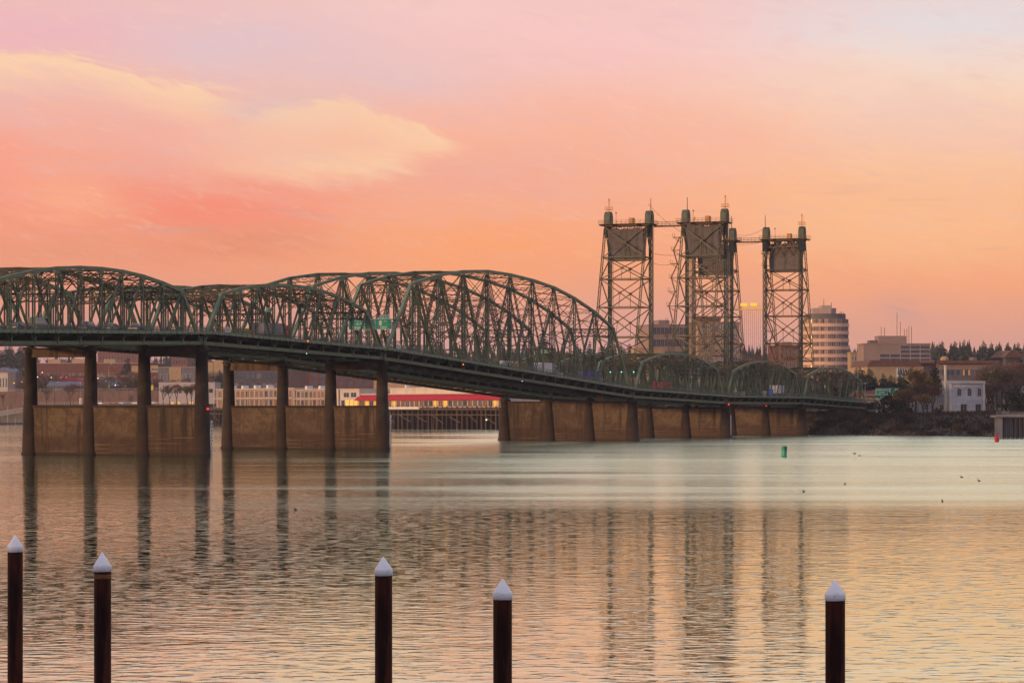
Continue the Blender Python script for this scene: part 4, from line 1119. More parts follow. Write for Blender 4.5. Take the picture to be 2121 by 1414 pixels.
def floors(H0, H1, n, x0, x1, k, gm, fm, gap=.15, mu=0, ba=0, fill=.6):
    st = (H1-H0)/n
    return [(H0+st*i+st*(1-fill)/2, H0+st*i+st*(1+fill)/2, x0, x1, k, gm, fm, gap, mu, ba) for i in range(n)]
def roofbox(x0, x1, y0, y1, h, m, nm='roof_plant'):
    def f(root, W, H, D): MB().box(W*x0, D*y0, H+.12, W*x1, D*y1, H+h).build(nm, m, root)
    return f
def many(*fs):
    def f(*a):
        for q in fs: q(*a)
    return f
brick = mat('red_brick', (.13, .05, .042), .85, .3, .8); brickd = mat('dark_brick', (.075, .04, .04), .85, .3, .8); cream = mat('cream_stucco', (.36, .245, .14), .85, .15, .3)
tan = mat('tan_panel', (.36, .25, .165), .85, .2, .3); pink = mat('pinkish_concrete', (.27, .185, .155), .85, .15, .2); whitew = mat('white_siding', (.52, .43, .36), .8, .12, .4)
whitec = mat('white_painted_brick', (.50, .48, .49), .8, .15, .6, c2=(.40, .38, .38)); greyw = mat('grey_wall', (.14, .12, .125), .85, .2, .3); brownr = mat('brown_roof', (.13, .065, .05), .85, .25, .5)
bluer = mat('blue_grey_metal_roof', (.11, .12, .165), .6, .2, .5); darkw = mat('dark_cladding', (.08, .065, .075), .8, .25, .3)

# ---- skyline behind the towers
bld('office_building', 'pink banded office block with dark glass ribbons just left of the central towers', 1348, 1500, 1424, 1520, 673, 30, pink,
    rows=floors(.30, 1.0, 5, .06, .99, 9, G_blue, F_tan, .03, 1), extra=roofbox(.33, .62, .3, .7, 3.0, pink))
bld('apartment_block', 'beige apartment block with rows of windows behind the central towers', 1446, 1440, 1532, 1460, 668, 25, mat('beige_block', (.32, .20, .14), .85, .15, .3),
    rows=floors(.2, .99, 9, .05, .97, 6, [G_warm, G_dark, G_grey], F_white, .35, 1, fill=.55), extra=roofbox(.1, .6, .2, .8, 3.4, brick))
bld('low_building', 'low cream building at the foot of the pink banded office block', 1322, 1400, 1377, 1410, 722, 18, cream, rows=[(.75, .9, .1, .9, 6, G_dark, F_tan, .4, 0, 0)])
bld('brick_building', 'brick building with a pale upper storey beside the round tower block', 1618, 1340, 1664, 1352, 716, 20, brick, rows=floors(.45, .98, 3, .08, .92, 5, G_warm, F_tan, .4), extra=roofbox(.2, .6, .2, .7, 2, tan))
bld('cottage', 'small blue-grey house far behind the gap between the towers', 1522, 1700, 1538, 1704, 733, 12, greyw, rows=[(.6, .85, .2, .8, 2, G_dark, F_white, .5, 0, 0)])

# ---- the round tower block
def round_block():
    Zc = 1262; xc, yc = P(1712, Zc); R = 46.5/FPX*Zc; zb = ground(xc, yc)-1; zt = zat(661, Zc)
    root = empty('round_tower_block', (xc, yc, zb), TH-math.pi/2, 'white round-fronted tower block with ribbon windows, golden at one side', 'building')
    H = zt-zb; n = 12; st = H/n; wm = mat('white_round_concrete', (.66, .42, .30), .8, .12, .3)
    a0, a1, seg = math.pi*1.0, math.pi*2.0, 36
    def pt(r, k): a = a0+(a1-a0)*k/seg; return (r*math.cos(a), r*.62*math.sin(a))
    core = MB(); pr = [pt(R-.5, k) for k in range(seg+1)]+[(R-.5, 18), (-R+.5, 18)]; core.prism(pr, 'z', 0, H); core.build('core_wall', mat('round_core_tan', (.40, .27, .21), .8, .1), root)
    for f in range(n):
        pr = [pt(R, k) for k in range(seg+1)]+[(R, 18.2), (-R, 18.2)]
        mb = MB(); mb.prism(pr, 'z', st*f-.02, st*f+st*.42); mb.build('spandrel_band', wm, root)
        if f < 2: continue
        for k in range(seg):
            if k % 9 in (4,) or k in (16, 17): continue       # solid bays
            p, q = Vector((*pt(R-.35, k), 0)), Vector((*pt(R-.35, k+1), 0)); d = q-p; L = d.length
            gm = G_gold if k < 9 and f > 3 else (G_warm if (k*7+f*5) % 4 else G_bronze)  # sun glint painted on the upper panes of one side
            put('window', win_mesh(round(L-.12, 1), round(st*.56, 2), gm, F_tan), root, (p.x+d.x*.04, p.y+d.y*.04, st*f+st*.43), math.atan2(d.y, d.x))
    pr = [pt(R-1.5, k) for k in range(seg+1)]+[(R-1.5, 17), (-R+1.5, 17)]
    MB().prism(pr, 'z', H-.02, H+2.4).build('roof_band', mat('roof_band_grey', (.13, .11, .10), .7, .2), root)
    pg = mat('penthouse_pink', (.42, .30, .26), .8, .1)
    MB().box(-R*.62, -1, H+2.4, R*.42, 12, H+5.0).build('penthouse', pg, root); MB().box(-R*.25, -3, H+2.4, R*.18, 10, H+6.2).build('lift_motor_room', pg, root)
    mb = MB()
    for (x, y, h) in ((-R*.1, 2, 9.0), (R*.25, 3, 7.6), (R*.7, 4, 3.6), (R*.8, 4, 3.3), (R*.62, 2, 3.4)): mb.tube([(x, y, H+2), (x, y, H+h)], .12, 5)
    mb.build('antennas', M_dark, root)
round_block()

# ---- right-hand office, hall, banded block
def ants(root, W, H, D):
    mb = MB()
    for (x, h) in ((.31, 7.5), (.36, 7.2), (.55, 13.5), (.60, 9.5), (.66, 6.5), (.70, 6.8), (.73, 8), (.77, 7.5)): mb.tube([(W*x, D*.5, H), (W*x, D*.5, H+h)], .10, 5)
    mb.build('antennas', M_dark, root)
bld('office_building', 'wide pinkish office building with thin pale bands and roof antennas', 1789, 1160, 1927, 1170, 713, 13, pink,
    rows=floors(.10, .99, 14, .55, .995, 3, [G_bronze], mat('pale_band', (.40, .34, .32), .7, .1), .01, 0, 0, .84)+floors(.10, .865, 12, .24, .55, 2, [G_bronze], mat('pale_band', (.4, .34, .32)), .01, 0, 0, .84),
    extra=many(roofbox(.24, .66, .2, .8, 3.6, pink), roofbox(.12, .25, .3, .7, 1.8, greyw), ants))
def mural(root, W, H, D):
    mb = MB(); rr = random.Random(3)
    mb.box(W*.52, -.05, H*.80, W*.76, -.01, H+.4); mb.build('mural_panel', mat('mural_white', (.62, .58, .55), .8, .1), root)
    mb = MB()
    for i in range(7): x = W*(.535+.03*i); mb.prism([(x, H*(.86+.04*math.sin(i))), (x+W*.02, H*.86), (x+W*.035, H*1.01), (x+W*.022, H*1.03)], 'y', -.09, -.05)
    mb.build('mural_stripes', mat('mural_black', (.02, .02, .025), .8, .1), root)
    MB().prism([(-.3, H+.45), (W*.98, H+.45), (W*.98, H+.5), (W*.93, H+3.0), (W*.05, H+3.0)], 'y', -.1, D).build('hipped_roof', brownr, root)
bld('hall', 'cream hall with a brown hipped roof and a black and white mural', 1797, 1080, 1912, 1095, 762, 24, cream, extra=mural, rows=[(.30, .42, .05, .95, 14, G_warm, F_tan, .5, 0, 0)])
bld('narrow_building', 'narrow cream building squeezed between the round tower block and the wide office', 1762, 1200, 1776, 1202, 731, 5, cream, rows=floors(.4, .98, 4, .1, .9, 2, G_grey, F_white, .3))
def bandroof(root, W, H, D):
    MB().box(-1.2, -1.6, H-.4, W+1.2, D+1, H+.9).build('overhanging_roof', brownr, root)
    MB().lathe([(1.7, 0), (1.7, .9), (1.3, 1.5), (.4, 1.8)], 12).build('roof_vent', mat('yellowed_vent', (.36, .24, .10), .7, .2), root, (W*.26, D*.4, H+.9))
    MB().box(W*.72, D*.3, H+.9, W*.78, D*.5, H+2.4).build('roof_plant', greyw, root)
bld('civic_building', 'low civic building with an overhanging brown roof and a row of lit and dark windows', 1941, 1085, 2062, 1100, 751, 26, pink, extra=bandroof,
    rows=[(.66, .86, .05, .95, 19, [G_dark, G_warm, G_grey, G_dark, G_blue, G_grey, G_gold], F_dark, .12, 0, 0), (.42, .56, .05, .72, 14, [G_grey, G_dark, G_warm], F_tan, .15, 0, 0)])
bld('flat_building', 'grey flat-roofed wing right behind the white brick building', 1955, 1030, 2030, 1040, 779, 16, greyw, rows=[(.55, .9, .05, .7, 11, G_dark, F_tan, .2, 0, 0)])
bld('pavilion', 'dark pavilion roof among the bare trees at the photo\'s edge', 2084, 1180, 2112, 1185, 742, 14, darkw, extra=lambda r, W, H, D: MB().prism([(-1.5, H+.4), (W+1.5, H+.4), (W*.7, H+3.4), (W*.3, H+3.4)], 'y', -1.5, D+1.5).build('hipped_roof', brownr, r), rows=[(.7, .92, .1, .9, 5, G_warm, F_tan, .2, 0, 0)])
# white brick heritage building
def heritage(root, W, H, D):
    cr = mat('cream_trim', (.62, .55, .46), .8, .12)
    MB().box(-.35, -.35, H-.4, W+.35, .0, H+.5).build('cornice', cr, root)
    for x in (0, .333, .666, 1.0): MB().box(W*x-.45 if x else -.3, -.28, .8, W*x+.45 if x < 1 else W+.3, -.01, H-.4).build('pilaster', cr, root) if x in (0, 1.0) else None
    for j in range(3):      # blind arches
        xc = W*(.20+.30*j); rr = W*.13; mb = MB(); prev = None
        for i in range(11):
            a = math.pi*i/10; p = (xc-rr*math.cos(a), -.12, H-2.5+1.15*math.sin(a))
            if prev: mb.beam(prev, p, .22, .3)
            prev = p
        mb.build('blind_arch', cr, root)
    MB().box(-.2, -.2, 0, W+.2, 0, 1.2).build('plinth', cr, root)
    MB().lathe([(.45, 0), (.42, H+5.2), (.55, H+5.25), (.55, H+5.7)], 12).build('chimney', cr, root, (-1.4, .8, 0))
    for x0 in (.235,): MB().box(W*.235, -.15, H*.12, W*.52, -.01, H*.56).build('raised_panel', cr, root) if False else None
bld('white_brick_building', 'white painted two-storey brick building with arched cornice on the wooded bank', 1968, 925, 2038, 932, 791.5, 9, whitec, base=4.8, extra=heritage,
    rows=[(.64, .84, .12, 1.02, 3, G_dark, F_tan, .62, 1, 3), (.20, .42, .28, .52, 1, G_dark, F_tan, .25, 1, 4), (.20, .42, .68, .98, 1, G_dark, F_tan, .45, 1, 4)])
bld('low_wing', 'low white wing with two small windows joined to the white brick building', 1904, 930, 1965, 936, 819, 7, whitec, base=4.8, roofm=brownr,
    rows=[(.42, .62, .0, 1.0, 2, G_dark, F_white, .72, 1, 1)], extra=lambda r, W, H, D: [MB().box(W*x-.4, -.2, 0, W*x+.4, -.01, H).build('pilaster', mat('cream_trim', (.6, .5, .4)), r) for x in (.02, .55, .98)])
bld('warehouse', 'long low tan building with a brown roof behind the ground sign', 1792, 985, 1908, 1000, 819, 18, tan, roofm=brownr, base=8.0,
    extra=lambda r, W, H, D: MB().prism([(-.8, H-.2), (D+.8, H-.2), (D*.5, H+2.2)], 'x', -1, W+1).build('gable_roof', brownr, r))
# ground sign by the road
x, y = P(1831, 955); gz = ground(x, y)
r = empty('highway_sign', (x, y, gz), TH-math.pi/2, 'two-panel green highway sign on a thick brown column at the bridge end', 'road sign')
k = 955/FPX; zb = zat(826, 955)-gz; zt = zat(804, 955)-gz
MB().box(-.5, .3, 0, .5, 1.1, zb+1.2).build('column', mat('brown_sign_column', (.14, .07, .05), .7, .2), r)
MB().box(-17*k, .15, zb+.6, 31*k, .45, zb+1.3).build('cross_arm', mat('brown_sign_column', (.1, .1, .1)), r)
for nm, xa, xb, seed in (('panel', -17*k, 11.5*k, 5), ('panel', 12*k, 30.5*k, 8)):
    MB().box(xa, 0, zb, xb, .12, zt).build('panel', M_sign, r); mb = MB()
    for (a, b, c, d) in ((xa, zb, xb, zb+.16), (xa, zt-.16, xb, zt), (xa, zb+.16, xa+.16, zt-.16), (xb-.16, zb+.16, xb, zt-.16)): mb.box(a, -.02, b, c, 0, d)
    mb.build('border', M_signw, r); mb = MB(); rr = random.Random(seed)
    for j in range(4):
        zz = zt-.75-.75*j; xx = xa+.5+(.6 if j % 2 else 0)+(1.2 if seed == 8 else 0)
        while xx < xb-.6: ln = rr.uniform(.2, .55); mb.box(xx, -.02, zz, min(xb-.5, xx+ln), 0, zz+.3); xx += ln+.14
    if seed == 8: mb.prism([(xa+1.0+.5*math.cos(2*math.pi*i/12), zb+1.0+.6*math.sin(2*math.pi*i/12)) for i in range(12)], 'y', -.03, 0)
    mb.build('lettering', M_signw, r)

# ------------------------------------------------------------------ timber wharf with hotel and restaurant along the bank
WA, WB = Vector(P(1037, 1142)), Vector(P(300, 1510)); WD = (WB-WA).normalized(); WANG = math.atan2(-WD.y, -WD.x)
WNV = Vector((WD.y, -WD.x)) if (Vector((WD.y, -WD.x))).dot(Vector(PC(BN_[0]*1000, BN_[1]*1000))-Vector(PC(0, 0))) > 0 else Vector((-WD.y, WD.x))
def q_of(px):
    lo, hi = -200.0, 600.0
    for _ in range(50):
        mid = (lo+hi)/2; p = WA+WD*mid; X, Zc = cam_xz(p.x, p.y); 
        if PX0+FPX*X/Zc > px: lo = mid
        else: hi = mid
    return (lo+hi)/2
def zq(py, q): p = WA+WD*q; return zat(py, cam_xz(p.x, p.y)[1])
DECKZ = zq(843.5, q_of(900))
qR, qL = 0.0, q_of(425)
M_timber = mat('wharf_timber', (.065, .040, .028), .9, .4, .8, c2=(.07, .05, .04), streak=True); M_tim2 = mat('wharf_timber_pale', (.13, .085, .058), .9, .3, .8, streak=True)
wh = empty('timber_wharf', (WA.x, WA.y, 0), WANG, 'long timber wharf on many piles under the waterfront hotel', 'wharf')
# local frame: +x runs back towards the right end (so stations are negative), +y inland
MB().box(-qL, -.6, DECKZ-.55, .5, 22, DECKZ).build('deck', M_timber, wh)
MB().box(-q_of(560), -.95, DECKZ-.75, -q_of(872), -.62, DECKZ+.25).build('white_fascia', mat('white_fascia', (.66, .62, .58), .7, .1), wh)
rr = random.Random(11); pm = [MB().lathe([(.30, 0), (.26, 10.6)], 8).mesh('pile', [m]) for m in (M_timber, M_tim2)]
q = 1.0; k = 0
while q < qL:
    for row, off in enumerate((0.0, 2.2, 4.4)):
        if row and k % 2: continue
        if 200 < q and row == 2: continue
        o = put('pile', pm[0 if rr.random() < .6 else 1], wh, (-q+rr.uniform(-.4, .4), off, -1.0)); o.rotation_euler = (rr.uniform(-.02, .02), rr.uniform(-.03, .03)*(4 if rr.random() < .15 else 1), 0)
    q += rr.uniform(3.4, 5.6); k += 1
mb = MB()
mb.beam((-qL, -.1, DECKZ*.66), (0, -.1, DECKZ*.66), .3, .35); mb.beam((-qL, .2, DECKZ-.9), (0, .2, DECKZ-.9), .35, .5); mb.build('waling', M_tim2, wh)
for i in range(int(qL/16)):
    a = 4+16*i; MB().beam((-a, -.4, 2.4+rr.uniform(-.6, .6)), (-a-rr.uniform(6, 12), -.4, DECKZ-1.2-rr.uniform(0, 3)), .22, .3).build('cross_brace', M_tim2, wh)
mb = MB(); mb.box(-qL, 5.4, -1.5, .5, 6.0, DECKZ-.6); mb.build('under_wharf_shade', mat('painted_wharf_shade', (.006, .005, .005), .95, .3, spec=.0), wh)  # near-black sheet standing in for the shade under the wharf
def hotel(name, label, pxr, pxl, y0, yt, yb, wall, depth=14, rows=(), extra=None, cat='building'):
    qa, qb = q_of(pxr), q_of(pxl); p = WA+WD*qb+WNV*y0; Wd = qb-qa; zt = zq(yt, (qa+qb)/2)
    root = empty(name, (p.x, p.y, DECKZ+.02), WANG, label, cat); H = zt-DECKZ
    MB().box(0, 0, 0, Wd, depth, H).build('wall', wall, root); MB().box(-.3, -.5, H, Wd+.3, depth+.3, H+.3).build('roof', mat('white_roof_edge', (.55, .5, .46), .8, .1), root)
    rr = random.Random(int(pxr))
    for (z0, z1, x0, x1, n, gm, fm, gap, mu, ba) in rows:
        ww = Wd*(x1-x0)/n; g = gap*ww
        for j in range(n): put_window(root, (Wd*x0+ww*j+g/2, -.04, z0*H), ww-g, (z1-z0)*H, gm[rr.randrange(len(gm))] if isinstance(gm, list) else gm, fm, mu, ba)
    if extra: extra(root, Wd, H)
    return root
def awning(root, W, H):
    am = mat('red_awning', (.40, .006, .022), .7, .15, .6); n = int(W/3.0)
    for j in range(n):
        a, b = W*j/n, W*(j+1)/n-.06; z1, z0 = H-.25, H-2.75
        mb = MB(); mb.add([(a, 0, z1), (b, 0, z1), (b, -2.6, z0+.35), (a, -2.6, z0+.35), (b, -2.6, z0), (a, -2.6, z0), (a, -.02, z1-.15), (b, -.02, z1-.15)], [(0, 3, 2, 1), (3, 5, 4, 2), (0, 6, 5, 3), (1, 2, 4, 7), (6, 7, 4, 5)])
        mb.build('awning_panel', am, root)
    mb = MB()
    for j in range(n//2): mb.beam((W*(j+.5)/(n//2), -2.3, 0), (W*(j+.5)/(n//2), -2.3, H-2.5), .14, .14)
    mb.beam((0, -2.4, 1.0), (W, -2.4, 1.0), .06, .08); mb.beam((0, -2.4, .5), (W, -2.4, .5), .05, .05)
    mb.build('awning_posts', mat('awning_post', (.16, .09, .07), .7, .2), root)
rest = hotel('waterfront_restaurant', 'waterfront restaurant with a long red awning and lit windows on the wharf', 1034, 733, 2.8, 815.5, 843, whitew, 16,
      [(.06, .50, .01, .99, 30, [G_lit, G_warm, G_dark, G_grey, G_grey, G_dark, G_warm], F_white, .22, 1, 0)], awning)
def upper(root, W, H):
    mb = MB(); n = 60
    for j in range(5): MB().box(W*(.12+.17*j), 1.5, H+.3, W*(.12+.17*j)+1.6, 3.2, H+1.5).build('roof_plant', F_white, root)
hotel('restaurant_upper_storey', 'pale upper hall set back above the red awning', 985, 770, 9.0, 803.0, 843, mat('pale_siding', (.55, .45, .36), .8, .15, .5, streak=True), 20, (), upper)
def balcony(root, W, H):
    n = max(2, int(W/8.5)); tr = mat('white_trim', (.66, .60, .54), .7, .1)
    for j in range(n+1): MB().box(W*j/n-.07, -1.7, 0, W*j/n+.07, -1.5, H).build('balcony_post', tr, root)
    for z in (0.0, H*.5): 
        MB().box(0, -1.75, z-.12 if z else 0, W, 0, z+.12).build('balcony_slab', tr, root)
        mb = MB(); mb.beam((0, -1.7, z+1.1), (W, -1.7, z+1.1), .06, .06); mb.beam((0, -1.7, z+.6), (W, -1.7, z+.6), .05, .05)
        for k in range(int(W/1.2)): mb.beam((1.2*k, -1.7, z), (1.2*k, -1.7, z+1.1), .05, .05)
        mb.build('balcony_rail', mat('balcony_rail_grey', (.30, .27, .26), .6, .1), root)
    for j in range(int(W/24)+1): MB().box(W*(.1+.8*j/(int(W/24)+1)), 3, H+.3, W*(.1+.8*j/(int(W/24)+1))+2.4, 6, H+1.9).build('roof_plant', F_white, root)
wr = lambda n, lit: [(.08, .42, .02, .98, n, lit, F_tan, .35, 1, 0), (.56, .90, .02, .98, n, [G_warm, G_dark, G_grey], F_tan, .35, 1, 0)]
hotel('hotel_end_block', 'white two-storey hotel end block with lit ground-floor windows beside the red awning', 736, 696, 2.0, 806.5, 840, whitew, 14, [(.06, .42, .05, .95, 4, [G_lit, G_dark, G_lit], F_white, .2, 0, 0), (.56, .84, .15, .9, 2, G_dark, F_white, .25, 1, 0)])
hotel('hotel_wing', 'two-storey hotel wing with balconies seen between the middle columns of the second pier', 670, 600, 3.2, 807, 840, tan, 14, wr(8, [G_warm, G_dark, G_grey]), balcony)
hotel('hotel_stair_block', 'white hotel stair block with one lit window right of the balconies', 693, 671, 2.0, 806, 840, whitew, 14, [(.06, .42, .2, .85, 1, G_lit, F_white, .1, 1, 0), (.56, .84, .2, .85, 1, G_dark, F_white, .1, 0, 0)])
hotel('hotel_wing', 'longer two-storey hotel wing with balconies seen between the two tall piers', 598, 436, 3.2, 805.5, 840, tan, 14, wr(16, [G_warm, G_dark, G_grey, G_warm]), balcony)

# ---- buildings behind the wharf, seen under the deck
bld('brick_office', 'red brick office with deep blue window bays behind the second pier', 640, 1520, 792, 1500, 752, 30, brick, rows=floors(.2, .97, 5, .02, .98, 8, G_blue, F_dark, .30, 2, 1, .62))
bld('dark_brick_building', 'dark brick building with narrow windows behind the second pier', 598, 1545, 640, 1535, 756, 25, brickd, rows=floors(.25, .97, 5, .06, .94, 5, G_dark, F_dark, .45))
bld('dark_glass_building', 'dark building with bluish windows seen between the first two columns of the second pier', 462, 1620, 590, 1590, 766, 30, darkw, rows=floors(.3, .97, 3, .08, .9, 9, [G_blue, G_dark, G_grey], F_dark, .25, 1))
bld('apartment_building', 'cream and brick apartment building just beside the first tall pier', 426, 1800, 462, 1790, 750, 22, brick, extra=many(lambda r, W, H, D: MB().box(-.15, -.15, H*.62, W*.42, -.01, H+.6).build('cream_bay', cream, r), lambda r, W, H, D: MB().box(W*.46, -.3, H*.55, W+.1, -.01, H+1.2).build('cream_bay', cream, r)), rows=floors(.2, .6, 2, .1, .9, 4, G_dark, F_white, .5))
def wavy(root, W, H, D):
    n = 16; mb = MB()
    for j in range(n):
        a, b = W*j/n, W*(j+1)/n; mb.prism([(a, H), (b, H), (b, H+.9), ((a+b)/2, H+1.9), (a, H+.9)], 'y', -.6, D)
    mb.build('folded_roof', mat('folded_roof_tan', (.42, .30, .20), .8, .2), root)
bld('exhibition_hall', 'tan hall with a folded roof showing just above the red awning', 800, 1330, 985, 1290, 783, 30, tan, extra=wavy, rows=[(.55, .75, .05, .95, 12, G_warm, F_tan, .3, 1, 0)])
bld('cream_stair_tower', 'narrow cream stair tower at the end of the tan hall', 774, 1345, 800, 1340, 765, 14, cream, rows=floors(.4, .97, 3, .25, .55, 1, G_dark, F_tan, .2))
bld('brick_school', 'very long low brick building seen through the first tall pier', 74, 1900, 312, 1840, 752.5, 30, brick, parapet=tan, rows=[(.55, .8, .03, .97, 30, [G_warm, G_dark], F_tan, .4, 1, 0)],
    extra=many(roofbox(.08, .19, .2, .6, 3, cream), roofbox(.29, .43, .2, .6, 3.2, cream), roofbox(.57, .67, .2, .6, 3, cream)))
bld('brick_apartments', 'big red brick apartment block high up behind the first pier', 202, 2080, 288, 2060, 712, 22, mat('rose_brick', (.17, .07, .062), .85, .25, .6), rows=floors(.25, .96, 6, .04, .96, 13, G_dark, F_tan, .5))
bld('brick_tower', 'narrow rose brick tower block seen under the deck left of the first pier\'s last column', 355, 2200, 388, 2195, 728, 18, mat('rose_brick', (.17, .07, .062)), rows=floors(.25, .96, 6, .08, .92, 5, G_dark, F_tan, .45))
bld('cream_topped_house', 'brick house with a cream top floor beside the dark cone-shaped tree', 273, 1760, 287, 1757, 757.5, 12, brick, extra=lambda r, W, H, D: MB().box(-.2, -.2, H*.86, W+.2, -.01, H+.3).build('cream_storey', cream, r))
bld('cream_topped_house', 'brick house with a cream top floor and dark windows right of the third column', 309, 1750, 327, 1746, 756.5, 14, brick, extra=lambda r, W, H, D: [MB().box(-.2, -.2, H*.85, W+.2, -.01, H+.3).build('cream_storey', cream, r), put('window', win_mesh(2.4, 1.5, G_dark, F_white, 1, 0), r, (W*.25, -.28, H*.89)), put('window', win_mesh(1.8, 1.5, G_dark, F_white, 1, 0), r, (W*.68, -.28, H*.89))])
bld('terrace_row', 'grey and cream terrace row with flat roofs above the white building', 327, 1730, 405, 1720, 761, 16, greyw, parapet=cream, rows=[(.70, .86, .05, .95, 9, [G_dark, G_blue, G_grey], F_white, .35, 1, 0)], extra=lambda r, W, H, D: MB().box(W*.30, -.25, H*.62, W*.62, -.01, H+.2).build('cream_bay', cream, r))
bld('white_store', 'white flat building with bare trees before it, seen through the first pier', 329, 1492, 445, 1476, 793, 14, mat('store_white', (.42, .35, .33), .8, .1), base=8.5, rows=[(.60, .76, .15, .62, 5, G_dark, F_tan, .45, 1, 0), (.05, .28, .18, .42, 2, G_lit, F_tan, .5, 1, 0), (.05, .28, .52, .76, 2, G_lit, F_tan, .4, 1, 0), (.62, .78, .78, .98, 2, G_dark, F_tan, .3, 1, 0)], extra=roofbox(.4, .5, .3, .6, 2.6, darkw))
def gable(root, W, H, D): MB().prism([(-.8, H), (W+.8, H), (W/2, H+W*.42)], 'y', -.8, D).build('gable_roof', bluer, root)
bld('gabled_house', 'pale gabled house at the photo\'s edge under the fir trees', -8, 1950, 17, 1945, 771, 14, whitew, extra=gable, rows=[(.6, .85, .25, .95, 3, G_dark, F_white, .5, 0, 0)])
bld('blue_roofed_shed', 'blue-roofed low shed beside the pale gabled house', 16, 1930, 32, 1928, 772, 12, greyw, extra=lambda r, W, H, D: MB().prism([(-.6, H), (D+.6, H), (D/2, H+3)], 'x', -.6, W+.6).build('gable_roof', bluer, r))
bld('red_eaved_shop', 'low shop with a red fascia and lamps seen between the first two columns', 96, 1700, 178, 1690, 784, 16, greyw, extra=lambda r, W, H, D: MB().box(-.3, -.4, H-2.6, W+.3, -.01, H).build('red_fascia', mat('red_fascia', (.30, .04, .05), .7, .2), r), rows=[(.1, .5, .05, .95, 8, [G_dark, G_warm], F_tan, .3, 0, 0)])
bld('blue_roofed_shed', 'long blue-roofed shed below the red-fronted shop', 98, 1640, 178, 1630, 800, 16, greyw, extra=lambda r, W, H, D: MB().prism([(-.6, H), (D+.6, H), (D/2, H+3)], 'x', -.6, W+.6).build('gable_roof', bluer, r), rows=[(.3, .7, .05, .95, 7, G_dark, F_tan, .3, 0, 0)])
bld('blue_roofed_shed', 'blue-roofed shed between the second and third columns of the first pier', 196, 1640, 236, 1632, 800, 16, greyw, extra=lambda r, W, H, D: MB().prism([(-.6, H), (D+.6, H), (D/2, H+3)], 'x', -.6, W+.6).build('gable_roof', bluer, r))
bld('flat_store', 'low flat store with small dark windows between the second and third columns', 198, 1690, 278, 1680, 779, 14, greyw, parapet=tan, rows=[(.55, .85, .05, .45, 5, G_dark, F_tan, .25, 0, 0)])
# railway embankment wall with fence posts
wl_ = empty('retaining_wall', (0, 0, 0), 0, 'long brown railway retaining wall seen through the first tall pier', 'wall')
a, b = Vector(P(-60, 1690)), Vector(P(432, 1500)); d = b-a; n = 26; zt = 18.6
for j in range(n):
    p, q = a+d*(j/n), a+d*((j+1)/n); dd = (q-p).normalized()*.06; e = Vector((d.y, -d.x)).normalized()*.5
    p2, q2 = p+dd, q-dd
    mb = MB(); mb.prism([(p2.x-e.x, p2.y-e.y), (q2.x-e.x, q2.y-e.y), (q2.x+e.x, q2.y+e.y), (p2.x+e.x, p2.y+e.y)], 'z', 5, zt); mb.build('wall_panel', mat('brown_retaining_wall', (.12, .072, .06), .9, .3, .3), wl_)
mb = MB()
for z in (.6, 1.2): mb.beam((a.x, a.y, zt+z), (b.x, b.y, zt+z), .1, .1)
for j in range(60): p = a+d*(j/60); mb.beam((p.x, p.y, zt), (p.x, p.y, zt+1.25), .1, .1)
mb.build('fence', mat('fence_pale', (.36, .31, .29), .7, .1), wl_)
# ------------------------------------------------------------------ waterfront road, dock, gangway on the left
M_road = mat('quay_asphalt', (.10, .09, .085), .9, .3, .2)
qz = 11.0
a, b = Vector(P(-40, 1700)), Vector(P(428, 1436)); d = (b-a); nrm = Vector((-d.y, d.x)).normalized()
if nrm.dot(Vector(PC(BN_[0], BN_[1]))-Vector(PC(0, 0))) < 0: nrm = -nrm
mb = MB(); c1, c2 = b+nrm*60, a+nrm*60
mb.prism([(a.x, a.y), (b.x, b.y), (c1.x, c1.y), (c2.x, c2.y)], 'z', -1.5, qz); o = mb.build('quay', M_road); tag(o, kind='structure')
qr = empty('quay_railing', (0, 0, 0), 0, 'pale railing along the edge of the quay, seen through the first pier', 'railing')
mb = MB()
for z in (.55, 1.1): mb.beam((a.x, a.y, qz+z), (b.x, b.y, qz+z), .08, .1)
mb.build('rails', mat('fence_pale', (.3, .3, .3)), qr); mb = MB()
for j in range(90): p = a+d*(j/90); mb.beam((p.x, p.y, qz), (p.x, p.y, qz+1.15), .09, .09)
mb.build('railing_posts', mat('fence_pale', (.3, .3, .3)), qr)
cp = [(208, PW, 'white pickup-like car just right of the second column of the first pier', 'suv'), (224, PR, 'red parked car between the second and third columns', 'sedan'), (236, PR, 'second red parked car between the second and third columns', 'sedan'),
      (254, PS, 'silver parked car before the third column', 'suv'), (262, PB, 'blue parked car before the third column', 'sedan'), (270, PK, 'black parked car touching the third column\'s edge', 'sedan'), (281, PS, 'pale parked car right at the third column', 'sedan'),
      (317, PW, 'white parked car right of the third column', 'sedan'), (85, PBE, 'beige parked car just past the first column', 'sedan'), (104, PW, 'white parked van with a striped side between the first two columns', 'van'), (33, PW, 'white parked van at the quay closest to the photo\'s edge', 'van'), (26, PS, 'silver car beside the white van closest to the photo\'s edge', 'sedan')]
for i, (px, pt, lab, kd) in enumerate(cp):
    f = (px+40)/468.0
    p = None
    for _s in range(200):
        q = a+d*(_s/199.0)+nrm*12; X, Zc = cam_xz(q.x, q.y)
        if PX0+FPX*X/Zc >= px: p = q; break
    car(p.x, p.y, qz, math.atan2(d.y, d.x)+(.0 if i % 3 else .5), pt, lab, kd)
